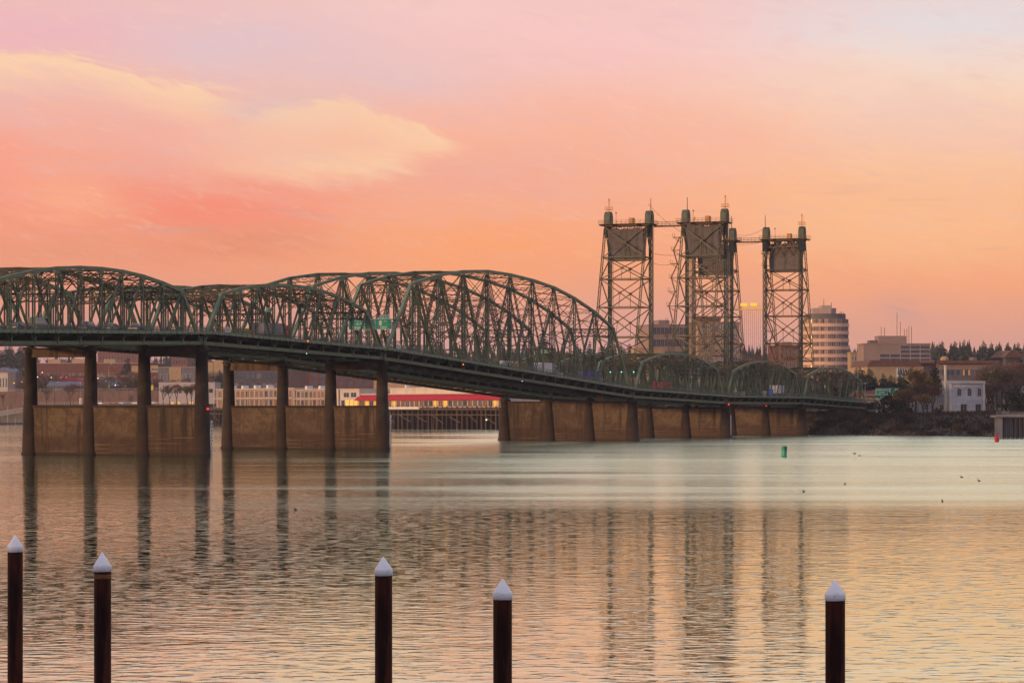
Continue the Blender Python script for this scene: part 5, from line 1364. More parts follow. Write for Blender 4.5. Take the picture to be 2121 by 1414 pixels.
# tents and bins on the quay
def at_quay(px, off=10):
    for _s in range(400):
        q = a+d*(_s/399.0)+nrm*off; X, Zc = cam_xz(q.x, q.y)
        if PX0+FPX*X/Zc >= px: return q
p = at_quay(158, 10); tn = empty('tent', (p.x, p.y, qz), math.atan2(d.y, d.x), 'dark tent with a curved roof on the quay between the first two columns', 'tent')
pr = [(-4.2, 0), (4.2, 0)]+[(4.2*math.cos(math.pi*i/10), 1.2+2.2*math.sin(math.pi*i/10)) for i in range(11)]
MB().prism(pr, 'y', 0, 6).build('canvas', mat('dark_canvas', (.03, .028, .03), .9, .2), tn); MB().box(-.06, -.3, 0, .06, -.2, 3.8).build('tent_pole', F_white, tn)
for px, c, lab in ((131, (.62, .50, .42), 'white storage crate on the quay beside the dark tent'), (107, (.55, .30, .16), 'orange-sided crate on the quay near the striped van'), (169, (.62, .5, .42), 'white crate hung by the pale mast on the quay')):
    p = at_quay(px, 9); r = empty('storage_crate', (p.x, p.y, qz), math.atan2(d.y, d.x), lab, 'crate')
    MB().box(-1.5, -1, .15, 1.5, 1, 2.9 if px != 169 else 3.6).build('box', mat('crate_%d' % px, c, .7, .15), r); MB().box(-1.55, -1.05, 0, 1.55, 1.05, .15).build('skid', M_dark, r); MB().box(-1.52, -1.04, 2.0, 1.52, -1.0, 2.12).build('batten', M_dark, r)
p = at_quay(364, 9); r = empty('parasol', (p.x, p.y, qz), 0, 'closed blue parasol in front of the white store', 'parasol')
MB().tube([(0, 0, 0), (0, 0, 4.6)], .08, 6).build('pole', M_dark, r); MB().lathe([(.9, 1.0), (2.0, 2.3), (1.7, 2.9), (.4, 4.0), (.05, 4.5)], 10).build('canvas', mat('blue_canvas', (.02, .06, .20), .8, .2), r)
# street lamps, masts and poles
def street_lamp(px, Z, ytop, label, arm=True, lit=False, m=None, z0=None):
    x, y = P(px, Z); gz = ground(x, y) if z0 is None else z0; h = zat(ytop, Z)-gz
    r = empty('street_lamp', (x, y, gz), TH-math.pi/2, label, 'street lamp', 'street lamps and masts ashore')
    mm = m or mat('lamp_post_grey', (.30, .28, .27), .6, .1)
    MB().tube([(0, 0, -.5), (0, 0, h)], [.16, .08], 6).build('post', mm, r)
    if arm: MB().tube([(0, 0, h-.1), (.6, 0, h+.2), (1.6, 0, h+.25)], .06, 5).build('arm', mm, r)
    MB().box(1.3 if arm else -.3, -.2, h+.12, 2.1 if arm else .3, .2, h+.32).build('lamp_head', emit('lamp_head_warm', (1, .72, .4), 6.0) if lit else M_signw, r)
for i, (px, Z, yt, lab, lit) in enumerate(((225, 1600, 755, 'tall lamp mast between the second and third columns, banner on it', False), (315, 1600, 782, 'tall lamp mast right of the third column, banner on it', False), (166.5, 1560, 793, 'pale mast between the first two columns beside the white crate', False),
        (44, 1900, 765, 'utility pole under the fir trees at the photo\'s edge', False), (213, 1560, 790, 'dark lamp post close to the second column', False), (238, 1570, 798, 'dark lamp post right of the yellow banner', False), (254, 1575, 800, 'dark lamp post midway between second and third columns', False),
        (113, 1575, 792, 'dark lamp post beside the orange-sided crate', False), (2041, 960, 772, 'lamp post right behind the white brick building', False), (1921, 1010, 778, 'lamp post left of the tall dark cypress', False), (1777, 990, 765, 'lamp post at the last truss of the near bridge', False), (1792, 980, 795, 'thin mast at the foot of the near bridge\'s last span', False))):
    street_lamp(px, Z, yt, lab, arm=(i not in (2, 11)), lit=lit, m=M_dark if 'dark lamp' in lab else None, z0=qz if px < 330 and Z < 1620 else None)
for px, Z, yt, yb, lab in ((225, 1598, 797, 808, 'yellow banner hung on the tall mast between the second and third columns'), (315.5, 1598, 797, 808, 'yellow banner hung on the mast right of the third column')):
    x, y = P(px, Z); o = MB(); w = 2.4*Z/FPX; o.prism([(-w, zat(yb, Z)), (-w*.3, zat(yb+1.5, Z)), (w*.5, zat(yb, Z)), (w, zat((yt+yb)/2, Z)), (w*.8, zat(yt, Z)), (-w*.7, zat(yt, Z)), (-w*1.4, zat(yt+5, Z))], 'y', -.06, .06)
    ob = o.build('banner', mat('yellow_banner', (.70, .52, .02), .7, .15), None, (x, y, 0), TH-math.pi/2); tag(ob, lab, 'banner', 'yellow banners on the masts')
# lit lamps in the town under the deck
for i, (px, py, Z, c, lab) in enumerate(((29, 793, 1720, (1, .75, .05), 'pair of yellow lamps left of the first column, lower one'), (45.5, 790.5, 1720, (1, .7, .05), 'pair of yellow lamps left of the first column, upper one'), (126, 781.5, 1680, (1, .03, .02), 'red lamp on the red-fronted shop, left one'), (137, 781.5, 1680, (1, .04, .03), 'red lamp on the red-fronted shop, right one'),
        (78, 780.5, 1690, (1, .75, .5), 'white lamp close beside the first column'), (106, 781.5, 1688, (1, .7, .45), 'white lamp on the red-fronted shop'), (203, 783, 1670, (1, .8, .6), 'white lamp just right of the second column'), (87.5, 771, 1700, (1, .7, .45), 'small warm lamp above the red-fronted shop'),
        (1007.5, 869, 1140, (1, .75, .45), 'warm lamp among the wharf piles'), (1946.5, 804, 1000, (1, .62, .05), 'yellow lamp left of the white brick building'), (239, 797.5, 1560, (1, .9, .8), 'white globe lamp on the dark post right of the yellow banner'))):
    x, y = P(px, Z); r = empty('wall_lamp', (x, y, zat(py, Z)), 0, lab, 'lamp', 'lit lamps ashore')
    MB().lathe([(.1, -.32), (.34, -.15), (.34, .15), (.1, .32)], 10).build('globe', emit('town_lamp_%.2f_%.2f_%.2f' % c, c, 1.5), r); MB().tube([(0, .3, -.6), (0, .3, .5)], .06, 5).build('bracket', M_dark, r)
# gangway and landing stage
g0, g1 = Vector((*P(-30, 1500), zat(866.5, 1500)+.3)), Vector((*P(50, 1545), zat(852.5, 1545)))
gw = empty('gangway', tuple(g0), 0, 'white lattice gangway sloping down to the landing stage at the photo\'s edge', 'gangway')
D_ = g1-g0; mg = mat('gangway_white', (.62, .52, .40), .7, .1); side = Vector((D_.y, -D_.x, 0)).normalized()*1.0
for k in (-1, 1):
    mb = MB(); mb.beam(side*k, D_+side*k, .25, .3); mb.beam(side*k+Vector((0, 0, 2.2)), D_+side*k+Vector((0, 0, 2.2)), .22, .25); n = 16
    for j in range(n): p, q = D_*(j/n), D_*((j+1)/n); u = Vector((0, 0, 2.2)); mb.beam(p+side*k, q+side*k+u, .14, .14); mb.beam(p+side*k+u, q+side*k, .14, .14)
    mb.build('side_truss', mg, gw)
mb = MB(); n = 2; e = side*1.0
mb.add([-e, e, D_+e, D_-e], [(0, 1, 2, 3)]); mb.add([-e-Vector((0, 0, .1)), e-Vector((0, 0, .1)), D_+e-Vector((0, 0, .1)), D_-e-Vector((0, 0, .1))], [(3, 2, 1, 0)]); mb.build('walk_surface', M_timber, gw)
p0, p1 = Vector(P(-60, 1480)), Vector(P(47, 1560)); dd = p1-p0; nn = Vector((-dd.y, dd.x)).normalized()*5
ls = empty('landing_stage', (p0.x, p0.y, 0), 0, 'low dark floating landing stage at the foot of the gangway', 'landing stage')
MB().prism([(0, 0), (dd.x, dd.y), (dd.x+nn.x, dd.y+nn.y), (nn.x, nn.y)], 'z', -.5, .7).build('float', mat('dark_float', (.06, .045, .04), .8, .2), ls)
for f in (.35, .7, .85): MB().tube([(dd.x*f, dd.y*f, -1), (dd.x*f, dd.y*f, 9.5 if f == .7 else 3)], .28, 8).build('guide_pile', mat('lamp_post_grey', (.3, .3, .3)), ls)
# concrete dock at the right edge
x0, y0 = P(2073, 815); dk = empty('concrete_dock', (x0, y0, 0), TH-math.pi/2, 'concrete dock on sheet piles cut off by the photo\'s edge', 'dock')
zd = zat(860, 815)
MB().box(-1.5, -1.0, zd-.55, 40, 9, zd).build('deck', M_conc, dk); MB().box(-1.7, -1.2, zd-.2, 40, -1.0, zd+.2).build('edge_beam', mat('pale_edge', (.42, .36, .30), .8, .15), dk)
mb = MB()
for z in (.6, 1.1): mb.beam((-1.4, -.9, zd+z), (40, -.9, zd+z), .08, .1)
for j in range(26): mb.beam((-1.4+1.6*j, -.9, zd), (-1.4+1.6*j, -.9, zd+1.15), .07, .07)
mb.build('railing', mat('fence_pale', (.3, .3, .3)), dk)
MB().box(-.4, .0, -1.5, .5, 8, zd-.56).build('end_wall', M_conc, dk)
shm = [MB().prism([(0, 0), (.45, 0), (.6, .3), (.15, .3)], 'z', -1.5, zd-.56).mesh('sheet_pile', [m]) for m in (M_timber, M_tim2, mat('sheet_pile_blue', (.07, .075, .10), .7, .3))]
for j in range(34): put('sheet_pile', shm[(j*7+j//3) % 3], dk, (.7+.62*j, 1.0+(.25 if j % 2 else 0), 0))
# road up from the bridge end (embankment)
mb = MB(); za = zroad(494.0)
vs = []; fs = []
for i in range(9):
    t = 497+i*38; z = max(ground(t, 10)+1.0, za-.02*i) if i else za
    for yy in (-2.8, 39): vs.append((t, yy-i*1.0, z-.05))
for i in range(8): fs.append((2*i, 2*i+2, 2*i+3, 2*i+1))
mb.add(vs, fs); o = mb.build('approach_road', M_road); tag(o, kind='structure')
# rocky stairs by the white building
x0, y0 = P(2026, 905); st = empty('stone_steps', (x0, y0, 0), TH-math.pi/2, 'stone steps down the bank beside the white brick building', 'steps')
sm_ = mat('pale_stone', (.40, .33, .28), .85, .25, .8)
for j in range(8): MB().box(-2.2+.06*j, .55*j, .3+.62*j, 2.3-.06*j, .55*j+.9, .92+.62*j).build('step', sm_, st)

# ------------------------------------------------------------------ vegetation
def conifer_mesh(seed, H=22.0, R=4.2, narrow=False):
    r = random.Random(seed); tr = MB(); tr.tube([(0, 0, -1), (0, 0, H*.5), (0, 0, H*.97)], [H*.018, H*.010, .03], 6)
    cr = MB(); lv = 26 if not narrow else 30
    for i in range(lv):
        f = i/(lv-1); z = H*(.10+.90*f) if not narrow else H*(.03+.95*f)
        rad = R*((1-f)**.70)*(.62+.70*r.random()) + .12 if not narrow else R*(min(1, (1-f)*2.2)**.6)*(.75+.4*r.random())+.1
        n = max(4, int((13 if not narrow else 12)*(1-f*.55)))
        for k in range(n):
            a = 2*math.pi*(k+r.random())/n; ln = rad*r.uniform(.45, 1.25); dr = ln*r.uniform(.18, .42) if not narrow else -ln*.5
            c, s = math.cos(a), math.sin(a); 
            for m in range(3):
                f0, f1 = m/3, (m+1)/3+.08; w0, w1 = (.62-.35*f0)*ln*.62, (.62-.42*f1)*ln*.52
                p0 = Vector((c*ln*f0, s*ln*f0, z-dr*f0*f0+r.uniform(-.1, .1))); p1 = Vector((c*ln*f1, s*ln*f1, z-dr*f1*f1-r.uniform(0, .25)))
                sd = Vector((-s, c, r.uniform(-.25, .25)))
                cr.add([p0-sd*w0, p0+sd*w0, p1+sd*w1*r.uniform(.2, 1), p1-sd*w1*r.uniform(.2, 1)], [(0, 1, 2, 3)])
                hz = Vector((0, 0, -r.uniform(.4, 1.0)*ln*.32))
                cr.add([p0, p1, p1+hz, p0+hz*1.2], [(0, 1, 2, 3)])
    cr.tube([(0, 0, H*.94), (0, 0, H*1.02)], [.12, .02], 4)
    return tr, cr
bark = mat('bark', (.055, .040, .032), .9, .3, 2.0)
def leafmat(n, c, c2): return mat(n, c, .85, .4, .9, c2=c2, spec=.15)
L_con = [leafmat('fir_needles_%d' % i, *c) for i, c in enumerate((((.030, .045, .032), (.018, .028, .022)), ((.040, .052, .030), (.02, .03, .02)), ((.035, .042, .038), (.022, .027, .026))))]
CON = []
for i in range(5):
    tr, cr = conifer_mesh(20+i, 22, (5.2, 6.2, 6.8, 4.8, 5.8)[i]); CON.append((tr.mesh('trunk', [bark]), cr.mesh('crown', [L_con[i % 3]])))
trc, crc = conifer_mesh(77, 22, 2.6, True); CYP = (trc.mesh('trunk', [bark]), crc.mesh('crown', [leafmat('cypress_needles', (.020, .028, .022), (.012, .018, .015))]))
def bare_mesh(seed, H=14.0, tw=(.095, .058, .045), spread=.62, leaves=0, lm=None, depth=6):
    r = random.Random(seed); wood = MB(); twig = MB()
    def grow(p, d, L, rad, lev):
        q = p+d*L
        seg = [p, p+d*L*.5+Vector((r.uniform(-1, 1), r.uniform(-1, 1), r.uniform(-.3, .3)))*L*.06, q]
        (wood if lev < 3 else twig).tube(seg, [rad, rad*.85, rad*.68], 5 if lev < 3 else 3, False)
        if lev >= depth:
            for _ in range(leaves):
                c = q+Vector((r.gauss(0, .5), r.gauss(0, .5), r.gauss(0, .5))); u = Vector((r.uniform(-1, 1), r.uniform(-1, 1), r.uniform(-1, 1))).normalized()*.24; v = u.cross(Vector((r.uniform(-1, 1), r.uniform(-1, 1), 1))).normalized()*.2
                twig.mat(1); twig.add([c-u, c+v, c+u, c-v], [(0, 1, 2, 3)]); twig.mat(0)
            return
        n = 2 if lev == 0 else r.choice((2, 3, 3)) if lev < depth-1 else 4
        for k in range(n+(1 if lev < 2 else 0)):
            ax = Vector((r.uniform(-1, 1), r.uniform(-1, 1), r.uniform(-.2, .35)))
            nd = (d*(1.0)+ax*spread*(1.0 if lev else .7)+Vector((0, 0, .14))).normalized()
            grow(seg[1].lerp(q, r.uniform(.3, 1)), nd, L*r.uniform(.62, .84), max(.034, rad*.62), lev+1)
    grow(Vector((0, 0, -.5)), Vector((r.uniform(-.08, .08), r.uniform(-.08, .08), 1)).normalized(), H*.26, H*.017, 0)
    return wood, twig
twm = mat('twigs_red_brown', (.17, .072, .05), .9, .3, 1.0); twm2 = mat('twigs_grey_brown', (.12, .085, .065), .9, .3, 1.0); yl_leaf = leafmat('autumn_leaf_ochre', (.20, .115, .03), (.12, .07, .025)); ol_leaf = leafmat('autumn_leaf_olive', (.075, .07, .025), (.05, .045, .02))
BARE = []
for i in range(5):
    wd, tg = bare_mesh(50+i, 14, spread=(.55, .7, .62, .8, .6)[i], leaves=(0, 0, 1, 0, 0)[i]); BARE.append((wd.mesh('trunk', [bark]), tg.mesh('crown', [(twm, twm2)[i % 2], ol_leaf])))
wd, tg = bare_mesh(90, 14, spread=.7, leaves=1); OCH = (wd.mesh('trunk', [bark]), tg.mesh('crown', [twm2, yl_leaf]))
def bush_mesh(seed, n=420, R=2.2, H=2.6):
    r = random.Random(seed); st = MB(); lf = MB()
    for k in range(9): a = r.uniform(0, 6.28); st.tube([(0, 0, -.3), (math.cos(a)*R*.4, math.sin(a)*R*.4, H*.5), (math.cos(a)*R*.75, math.sin(a)*R*.75, H*r.uniform(.6, 1.0))], [.06, .04, .015], 4, False)
    cl = [(r.gauss(0, R*.42), r.gauss(0, R*.42), H*r.uniform(.2, .85), r.uniform(.5, 1.0)) for _ in range(11)]
    for _ in range(n):
        c = cl[r.randrange(11)]; p = Vector((c[0]+r.gauss(0, .5)*c[3], c[1]+r.gauss(0, .5)*c[3], max(.05, c[2]+r.gauss(0, .42)*c[3])))
        u = Vector((r.uniform(-1, 1), r.uniform(-1, 1), r.uniform(-1, 1))).normalized()*r.uniform(.14, .30); v = u.cross(Vector((r.uniform(-1, 1), r.uniform(-1, 1), .7))).normalized()*r.uniform(.10, .22)
        lf.add([p-u, p+v, p+u, p-v], [(0, 1, 2, 3)])
    return st, lf
BUSH = []
for i, lm in enumerate((leafmat('bramble_red_brown', (.085, .04, .03), (.05, .03, .022)), leafmat('bush_dark_green', (.028, .034, .018), (.016, .02, .012)), leafmat('bush_olive', (.06, .052, .026), (.035, .03, .018)), leafmat('bush_ochre', (.19, .11, .025), (.10, .06, .02)))):
    st, lf = bush_mesh(30+i); BUSH.append((st.mesh('stems', [bark]), lf.mesh('foliage', [lm])))
def tree(name, meshes, x, y, z, s, label, cat, group, rot=0.0, sxy=1.0, parts=('trunk', 'crown')):
    r = empty(name, (x, y, z), rot, label, cat, group); r.scale = (s*sxy, s*sxy, s)
    for nm, me in zip(parts, meshes): put(nm, me, r)
    return r
rv = random.Random(5)
# hill-top firs on the skyline (right, middle gap, left): px, y of tip, distance
SKY = []
for (x0, x1, ya, yb, n, Z0, Z1) in ((1918, 2126, 704, 740, 34, 1850, 2150), (1735, 1792, 738, 752, 5, 1700, 1900), (1535, 1625, 716, 742, 14, 1900, 2300), (1300, 1352, 708, 735, 9, 1950, 2250), (1190, 1310, 700, 738, 14, 1950, 2300), (760, 1190, 716, 752, 26, 2000, 2400), (-6, 60, 706, 742, 13, 2200, 2600), (60, 205, 738, 756, 12, 2300, 2600), (290, 360, 735, 752, 7, 2250, 2500), (385, 470, 732, 752, 8, 2250, 2500), (470, 760, 735, 757, 18, 2200, 2500)):
    for i in range(n): SKY.append((x0+(x1-x0)*(i+rv.uniform(.1, .9))/n, rv.uniform(ya, yb), rv.uniform(Z0, Z1)))
SKY += [(1946, 706, 1900), (1951, 705, 1900), (1978, 703, 1950), (1997, 700, 1850), (2037, 702, 1850), (2068, 710, 1900), (2093, 716, 1900), (12, 712, 2200), (19, 714, 2250), (45, 713, 2300), (1126, 676, 1960), (1040, 708, 2000), (1345, 706, 2000), (1331, 708, 2000)]
zone = lambda px: ('on the hill beyond the civic building' if px > 1900 else 'behind the gap beside the round block' if px > 1700 else 'on the skyline between the towers' if px > 1500 else 'on the skyline behind the first lift tower' if px > 1180 else 'on the hill seen through the long arched span' if px > 470 else 'on the hill seen under the deck')
cnt = {}
for (px, yt, Z) in sorted(SKY):
    x, y = P(px, Z); gz = ground(x, y)-1; H = zat(yt, Z)-gz; m = CON[rv.randrange(5)]; zn = zone(px); cnt[zn] = cnt.get(zn, -1)+1
    tree('fir_tree', m, x, y, gz, H/22.4, 'dark fir %s, %s from the left' % (zn, ordn(cnt[zn])), 'tree', 'firs on the hill', rv.uniform(0, 6.28), rv.uniform(.8, 1.25))
# the rest of the hill wood reads as one mass
def wood():
    mb = MB(); r = random.Random(8); 
    for i in range(3600):
        Z = r.uniform(1850, 2600); px = r.uniform(-250, 2400); x, y = P(px, Z); gz = ground(x, y)
        if gz < 22: continue
        H = r.uniform(12, 23); R = H*r.uniform(.16, .30); n = 5; con = r.random() < .55
        if con:
            for k in range(4):
                z0 = gz+H*(.05+.24*k); rr = R*(1-.22*k); o = len(mb.v); a0 = r.uniform(0, 6)
                vs = [(x+rr*math.cos(a0+2*math.pi*j/n)*r.uniform(.7, 1.2), y+rr*math.sin(a0+2*math.pi*j/n)*r.uniform(.7, 1.2), z0+r.uniform(-.6, .6)) for j in range(n)]+[(x, y, z0+H*.36)]
                mb.mat(0); mb.add(vs, [(j, (j+1) % n, n) for j in range(n)])
        else:
            mb.mat(1)
            for k in range(26):
                c = Vector((x+r.gauss(0, R), y+r.gauss(0, R), gz+H*r.uniform(.2, .75))); u = Vector((r.uniform(-1, 1), r.uniform(-1, 1), r.uniform(-.2, 1))).normalized()*r.uniform(.9, 2.2); v = u.cross(Vector((r.uniform(-1, 1), r.uniform(-1, 1), .3))).normalized()*r.uniform(.3, .9)
                mb.add([c-u, c+v, c+u, c-v], [(0, 1, 2, 3)])
    o = mb.build('hillside_forest', [L_con[2], mat('bare_wood_mass', (.085, .055, .05), .9, .3, .2)]); tag(o, 'distant wood covering the hill behind the town', 'wood', kind='stuff')
wood()
# dark conifers by the road at the bridge end
for i, (px, yt, Z) in enumerate(((1774, 757, 1010), (1781, 755, 1015), (1788, 762, 1000), (1800, 756, 1020), (1806, 763, 1005), (1813, 775, 1010), (1829, 768, 1010), (1836, 779, 1000), (1845, 771, 1005), (1852, 777, 1010), (1865, 762, 1015), (1872, 770, 1005))):
    x, y = P(px, Z); gz = ground(x, y)-.5; H = zat(yt, Z)-gz
    tree('roadside_conifer', CON[i % 5], x, y, gz, H/22.4, 'dark green conifer in the row behind the ground sign, %s from the bridge' % ordn(i), 'tree', 'conifers by the road at the bridge end', i*1.3, .95)
x, y = P(1937, 1000); gz = ground(x, y)-.5
tree('cypress_tree', CYP, x, y, gz, (zat(734, 1000)-gz)/22.4, 'tall narrow dark cypress beside the civic building', 'tree', None, 0, .85)
x, y = P(252, 1800); gz = ground(x, y)-.5; H = zat(737, 1800)-gz
x2 = tree('dark_conifer', CON[2], *P(265, 1800), gz, H/22.4, 'dark cone-shaped tree seen between the second and third columns', 'tree', None, 0, 1.05)
x, y = P(455, 1700); gz = ground(x, y)-.5; tree('dark_conifer', CON[1], x, y, gz, (zat(762, 1700)-gz)/22.4, 'dark conifer just left of the second pier', 'tree', None, 1, 1.1)
# bare trees
MH = {}
def bt(m, px, yt, Z, lab, grp, sxy=1.0, cat='tree', z0=None, nm='bare_tree'):
    x, y = P(px, Z); gz = (ground(x, y) if z0 is None else z0)-.3; H = zat(yt, Z)-gz; mh = MH.setdefault(m[1].name, 0) or max(v.co.z for v in m[1].vertices); MH[m[1].name] = mh; tree(nm, m, x, y, gz, H/mh, lab, cat, grp, px*.7, sxy)
bt(OCH, 1897, 752, 915, 'big half-bare tree with ochre leaves before the low white wing', None, 1.0, nm='autumn_tree')
bt(OCH, 1874, 800, 912, 'smaller ochre tree left of the big half-bare tree', None, 1.3, nm='autumn_tree')
bt(OCH, 1912, 812, 905, 'low ochre tree under the big half-bare tree', None, 1.5, nm='autumn_tree')
for i, (px, yt, Z) in enumerate(((2046, 770, 975), (2056, 752, 985), (2066, 760, 960), (2076, 746, 990), (2086, 755, 965), (2094, 748, 985), (2103, 758, 960), (2112, 745, 990), (2119, 760, 965), (2126, 750, 985), (2060, 790, 950), (2098, 785, 945))):
    bt(BARE[i % 5], px, yt, Z, 'red-brown bare tree right of the white brick building, %s along' % ordn(i), 'bare trees at the edge of the photo', 1.15)
for i, (px, yt, Z) in enumerate(((338, 796, 1450), (352, 795, 1450), (366, 793, 1448), (388, 796, 1445), (396, 793, 1445), (97, 800, 1530), (146, 795, 1530), (6, 815, 1560))):
    bt(BARE[(i*2+1) % 5], px, yt, Z, 'bare street tree on the quay, %s from the photo\'s edge side list' % ORD[i] if False else 'bare street tree on the quay seen through the first pier, %s' % ('first before the white store', 'second before the white store', 'third before the white store', 'fourth before the white store', 'last before the white store', 'beside the orange-sided crate', 'beside the dark tent', 'at the photo\'s edge')[i], 'bare street trees on the quay', 1.1, z0=qz)
tcnt = {}
for i, px in enumerate(sorted([rv.uniform(60, 420) for _ in range(30)]+[rv.uniform(430, 800) for _ in range(16)]+[rv.uniform(1300, 1760) for _ in range(10)])):
    tz = 'in the town behind the first pier' if px < 400 else 'in the town behind the second pier' if px < 900 else 'on the skyline around the lift towers'; tcnt[tz] = tcnt.get(tz, -1)+1; Z = rv.uniform(1590, 1840); yt = rv.uniform(762, 790) if px < 800 else rv.uniform(728, 752); x, y = P(px, Z)
    bt(BARE[i % 5], px, yt, Z, 'leafless tree %s, %s from the left' % (tz, ordn(tcnt[tz])), 'leafless town trees', 1.25)
# dark bank-top trees behind the low spans
for i in range(52):
    px = 1296+(1790-1296)*(i+rv.uniform(.1, .9))/52; Z = 1165-(px-1300)*.30+rv.uniform(-12, 25); yt = 784-(px-1300)*.012+rv.uniform(-13, 9)
    if i % 3 != 1:
        x, y = P(px, Z); gz = ground(x, y)-.5; tree('bankside_conifer', CON[i % 5], x, y, gz, (zat(yt, Z)-gz)/22.4, 'dark conifer behind the low spans, %s from the long arch' % ordn(i), 'tree', 'trees behind the low truss spans', i, 1.5)
    else: bt(BARE[i % 5], px, yt, Z, 'bare tree behind the low spans, %s from the long arch' % ordn(i), 'trees behind the low truss spans', 1.4)
for i, (px, yt, Z) in enumerate(((1884, 790, 925), (1908, 775, 940), (1922, 788, 930), (1930, 800, 925), (2044, 800, 935), (2051, 778, 950))):
    bt(BARE[(i+1) % 5], px, yt, Z, 'bare brown tree %s' % ('left of the big half-bare tree', 'just right of the big half-bare tree', 'left of the cypress, taller one', 'in front of the cypress', 'touching the white brick building, lower one', 'touching the white brick building, taller one')[i], 'bare trees round the white buildings', 1.25)
# riverbank bushes: each with its own place along the bank
bushes = []
for i in range(84):
    px = 1672+(2060-1672)*(i+.5)/84; f = rv.random(); bushes.append((px+rv.uniform(-2, 2), rv.uniform(1.5, 8.5) if px > 1880 else rv.uniform(2, 14), i))
for (px, dd_, i) in bushes:
    Zb = None
    for Z in range(830, 960):
        x, y = P(px, Z); X, Zc = cam_xz(x, y); aa = X*BD[0]+Zc*BD[1]
        if X*BN_[0]+Zc*BN_[1]-bank_c(aa) > dd_: Zb = Z; break
    if Zb is None: continue
    x, y = P(px, Zb); k = (0, 1, 2, 0, 1)[i % 5] if i % 13 else 3
    if 1975 < px < 1990 or 2000 < px < 2008: k = 3
    tree('riverbank_bush', BUSH[k], x, y, ground(x, y)-.2, rv.uniform(.6, .95)*(.62 if px > 1895 else 1), '%s bush on the riverbank, %s from the bridge' % (('red-brown', 'dark green', 'olive', 'yellow-ochre')[k], ordn(i) if i < 100 else ''), 'bush', 'bushes along the riverbank', rv.uniform(0, 6.28), 1.2, ('stems', 'foliage'))
for i, (px, Z, s) in enumerate(((1862, 935, 3.0), (1868, 930, 2.4), (1852, 940, 2.2), (1940, 922, .9), (2110, 900, 2.6), (2118, 905, 3.0))):
    x, y = P(px, Z); tree('evergreen_shrub', BUSH[1], x, y, ground(x, y)-.2, s, 'large dark evergreen shrub %s' % ('left of the big half-bare tree, biggest', 'left of the big half-bare tree, middle one', 'left of the big half-bare tree, smallest', 'in front of the low white wing', 'behind the concrete dock, smaller one', 'behind the concrete dock, bigger one')[i], 'shrub', 'evergreen shrubs ashore', i, 1.0, ('stems', 'foliage'))
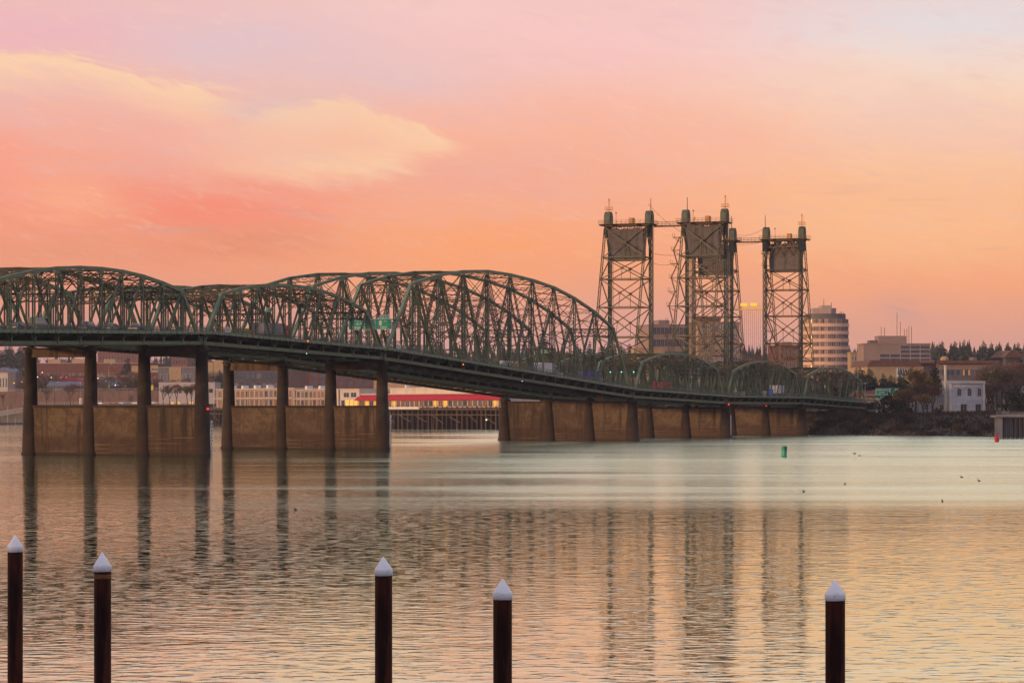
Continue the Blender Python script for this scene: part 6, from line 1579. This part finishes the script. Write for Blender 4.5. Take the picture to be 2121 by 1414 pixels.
# boulders and brush at the waterline
def rocks():
    mb = MB(); r = random.Random(2)
    for i in range(900):
        px = r.uniform(1655, 2070); dist = r.uniform(-1.5, 5); Zb = None
        X0_ = (px-PX0)/FPX
        lo, hi = 700.0, 1100.0
        for _ in range(24):
            mid = (lo+hi)/2; X = X0_*mid; aa = X*BD[0]+mid*BD[1]
            if X*BN_[0]+mid*BN_[1]-bank_c(aa) > dist: hi = mid
            else: lo = mid
        x, y = P(px, lo); z = ground(x, y); s = r.uniform(.2, .75)
        vs = [Vector((r.uniform(-.2, .2)+a, r.uniform(-.2, .2)+b, r.uniform(-.2, .2)+c))*s for a, b, c in ((1, 0, 0), (-1, 0, 0), (0, 1, 0), (0, -1, 0), (0, 0, .7), (0, 0, -.7))]
        mb.add([(x+v.x, y+v.y, z+v.z) for v in vs], [(0, 2, 4), (2, 1, 4), (1, 3, 4), (3, 0, 4), (2, 0, 5), (1, 2, 5), (3, 1, 5), (0, 3, 5)])
    o = mb.build('riprap', mat('riprap_stone', (.10, .08, .07), .9, .4, .5)); tag(o, 'loose dark stones along the waterline below the bushes', 'stones', kind='stuff')
    mb = MB()
    for i in range(9000):
        px = r.uniform(1655, 2075); dist = r.uniform(1, 26); X0_ = (px-PX0)/FPX; lo, hi = 700.0, 1100.0
        for _ in range(18):
            mid = (lo+hi)/2; X = X0_*mid; aa = X*BD[0]+mid*BD[1]
            if X*BN_[0]+mid*BN_[1]-bank_c(aa) > dist: hi = mid
            else: lo = mid
        x, y = P(px, lo); z = ground(x, y); h = r.uniform(.3, 1.3); a = r.uniform(0, 6.28); w = r.uniform(.1, .3); mb.mat(0 if r.random() < .6 else 1)
        lx, ly = r.uniform(-.4, .4), r.uniform(-.4, .4)
        mb.add([(x-w*math.cos(a), y-w*math.sin(a), z-.1), (x+w*math.cos(a), y+w*math.sin(a), z-.1), (x+lx, y+ly, z+h)], [(0, 1, 2)])
    o = mb.build('undergrowth', [leafmat('undergrowth_brown', (.075, .045, .03), (.045, .03, .02)), leafmat('undergrowth_olive', (.045, .042, .02), (.03, .028, .015))]); tag(o, 'low brown and olive undergrowth covering the riverbank', 'undergrowth', kind='stuff')
rocks()

# ------------------------------------------------------------------ unseen shore and wood, added to keep the low sun off the pilings
def added_shade_shore():
    mb = MB(); q = [PC(-95, -420), PC(-52, -60), PC(-46, 6), PC(-70, 30), PC(-420, 40), PC(-420, -420)]
    mb.prism(q, 'z', -1.5, 2.2); o = mb.build('added_shade_shore', MATS['bank_earth_and_brush']); tag(o, kind='structure')
    mb = MB(); r = random.Random(12)
    for i in range(260):
        X, Z = r.uniform(-230, -62), r.uniform(-190, 22); x, y = PC(X, Z); H = r.uniform(19, 29); R = H*r.uniform(.18, .26); n = 7
        for k in range(6):
            z0 = 2+H*(.06+.15*k); rr = R*(1-.15*k); a0 = r.uniform(0, 6)
            vs = [(x+rr*math.cos(a0+2*math.pi*j/n)*r.uniform(.7, 1.2), y+rr*math.sin(a0+2*math.pi*j/n)*r.uniform(.7, 1.2), z0+r.uniform(-.6, .6)) for j in range(n)]+[(x, y, z0+H*.26)]
            mb.add(vs, [(j, (j+1) % n, n) for j in range(n)])
    o = mb.build('added_shade_trees', [L_con[0]]); tag(o, 'unseen evergreen wood added beside the lookout to shade the pilings', 'wood', kind='stuff')
added_shade_shore()

# ------------------------------------------------------------------ evening haze
def haze():
    m = bpy.data.materials.new('evening_haze'); m.use_nodes = True; g = m.node_tree; g.nodes.clear()
    out = g.nodes.new('ShaderNodeOutputMaterial'); v = g.nodes.new('ShaderNodeVolumePrincipled')
    v.inputs['Color'].default_value = (.86, .80, .92, 1); v.inputs['Density'].default_value = HAZE; v.inputs['Anisotropy'].default_value = 0.2
    g.links.new(v.outputs[0], out.inputs['Volume'])
    mb = MB(); S = 8800
    mb.box(-S, -S, -2.6, S, S, 110); o = mb.build('haze', m); tag(o, 'thin evening haze over the river and town', 'haze', kind='stuff')
HAZE = 0.000045
if HAZE: haze()
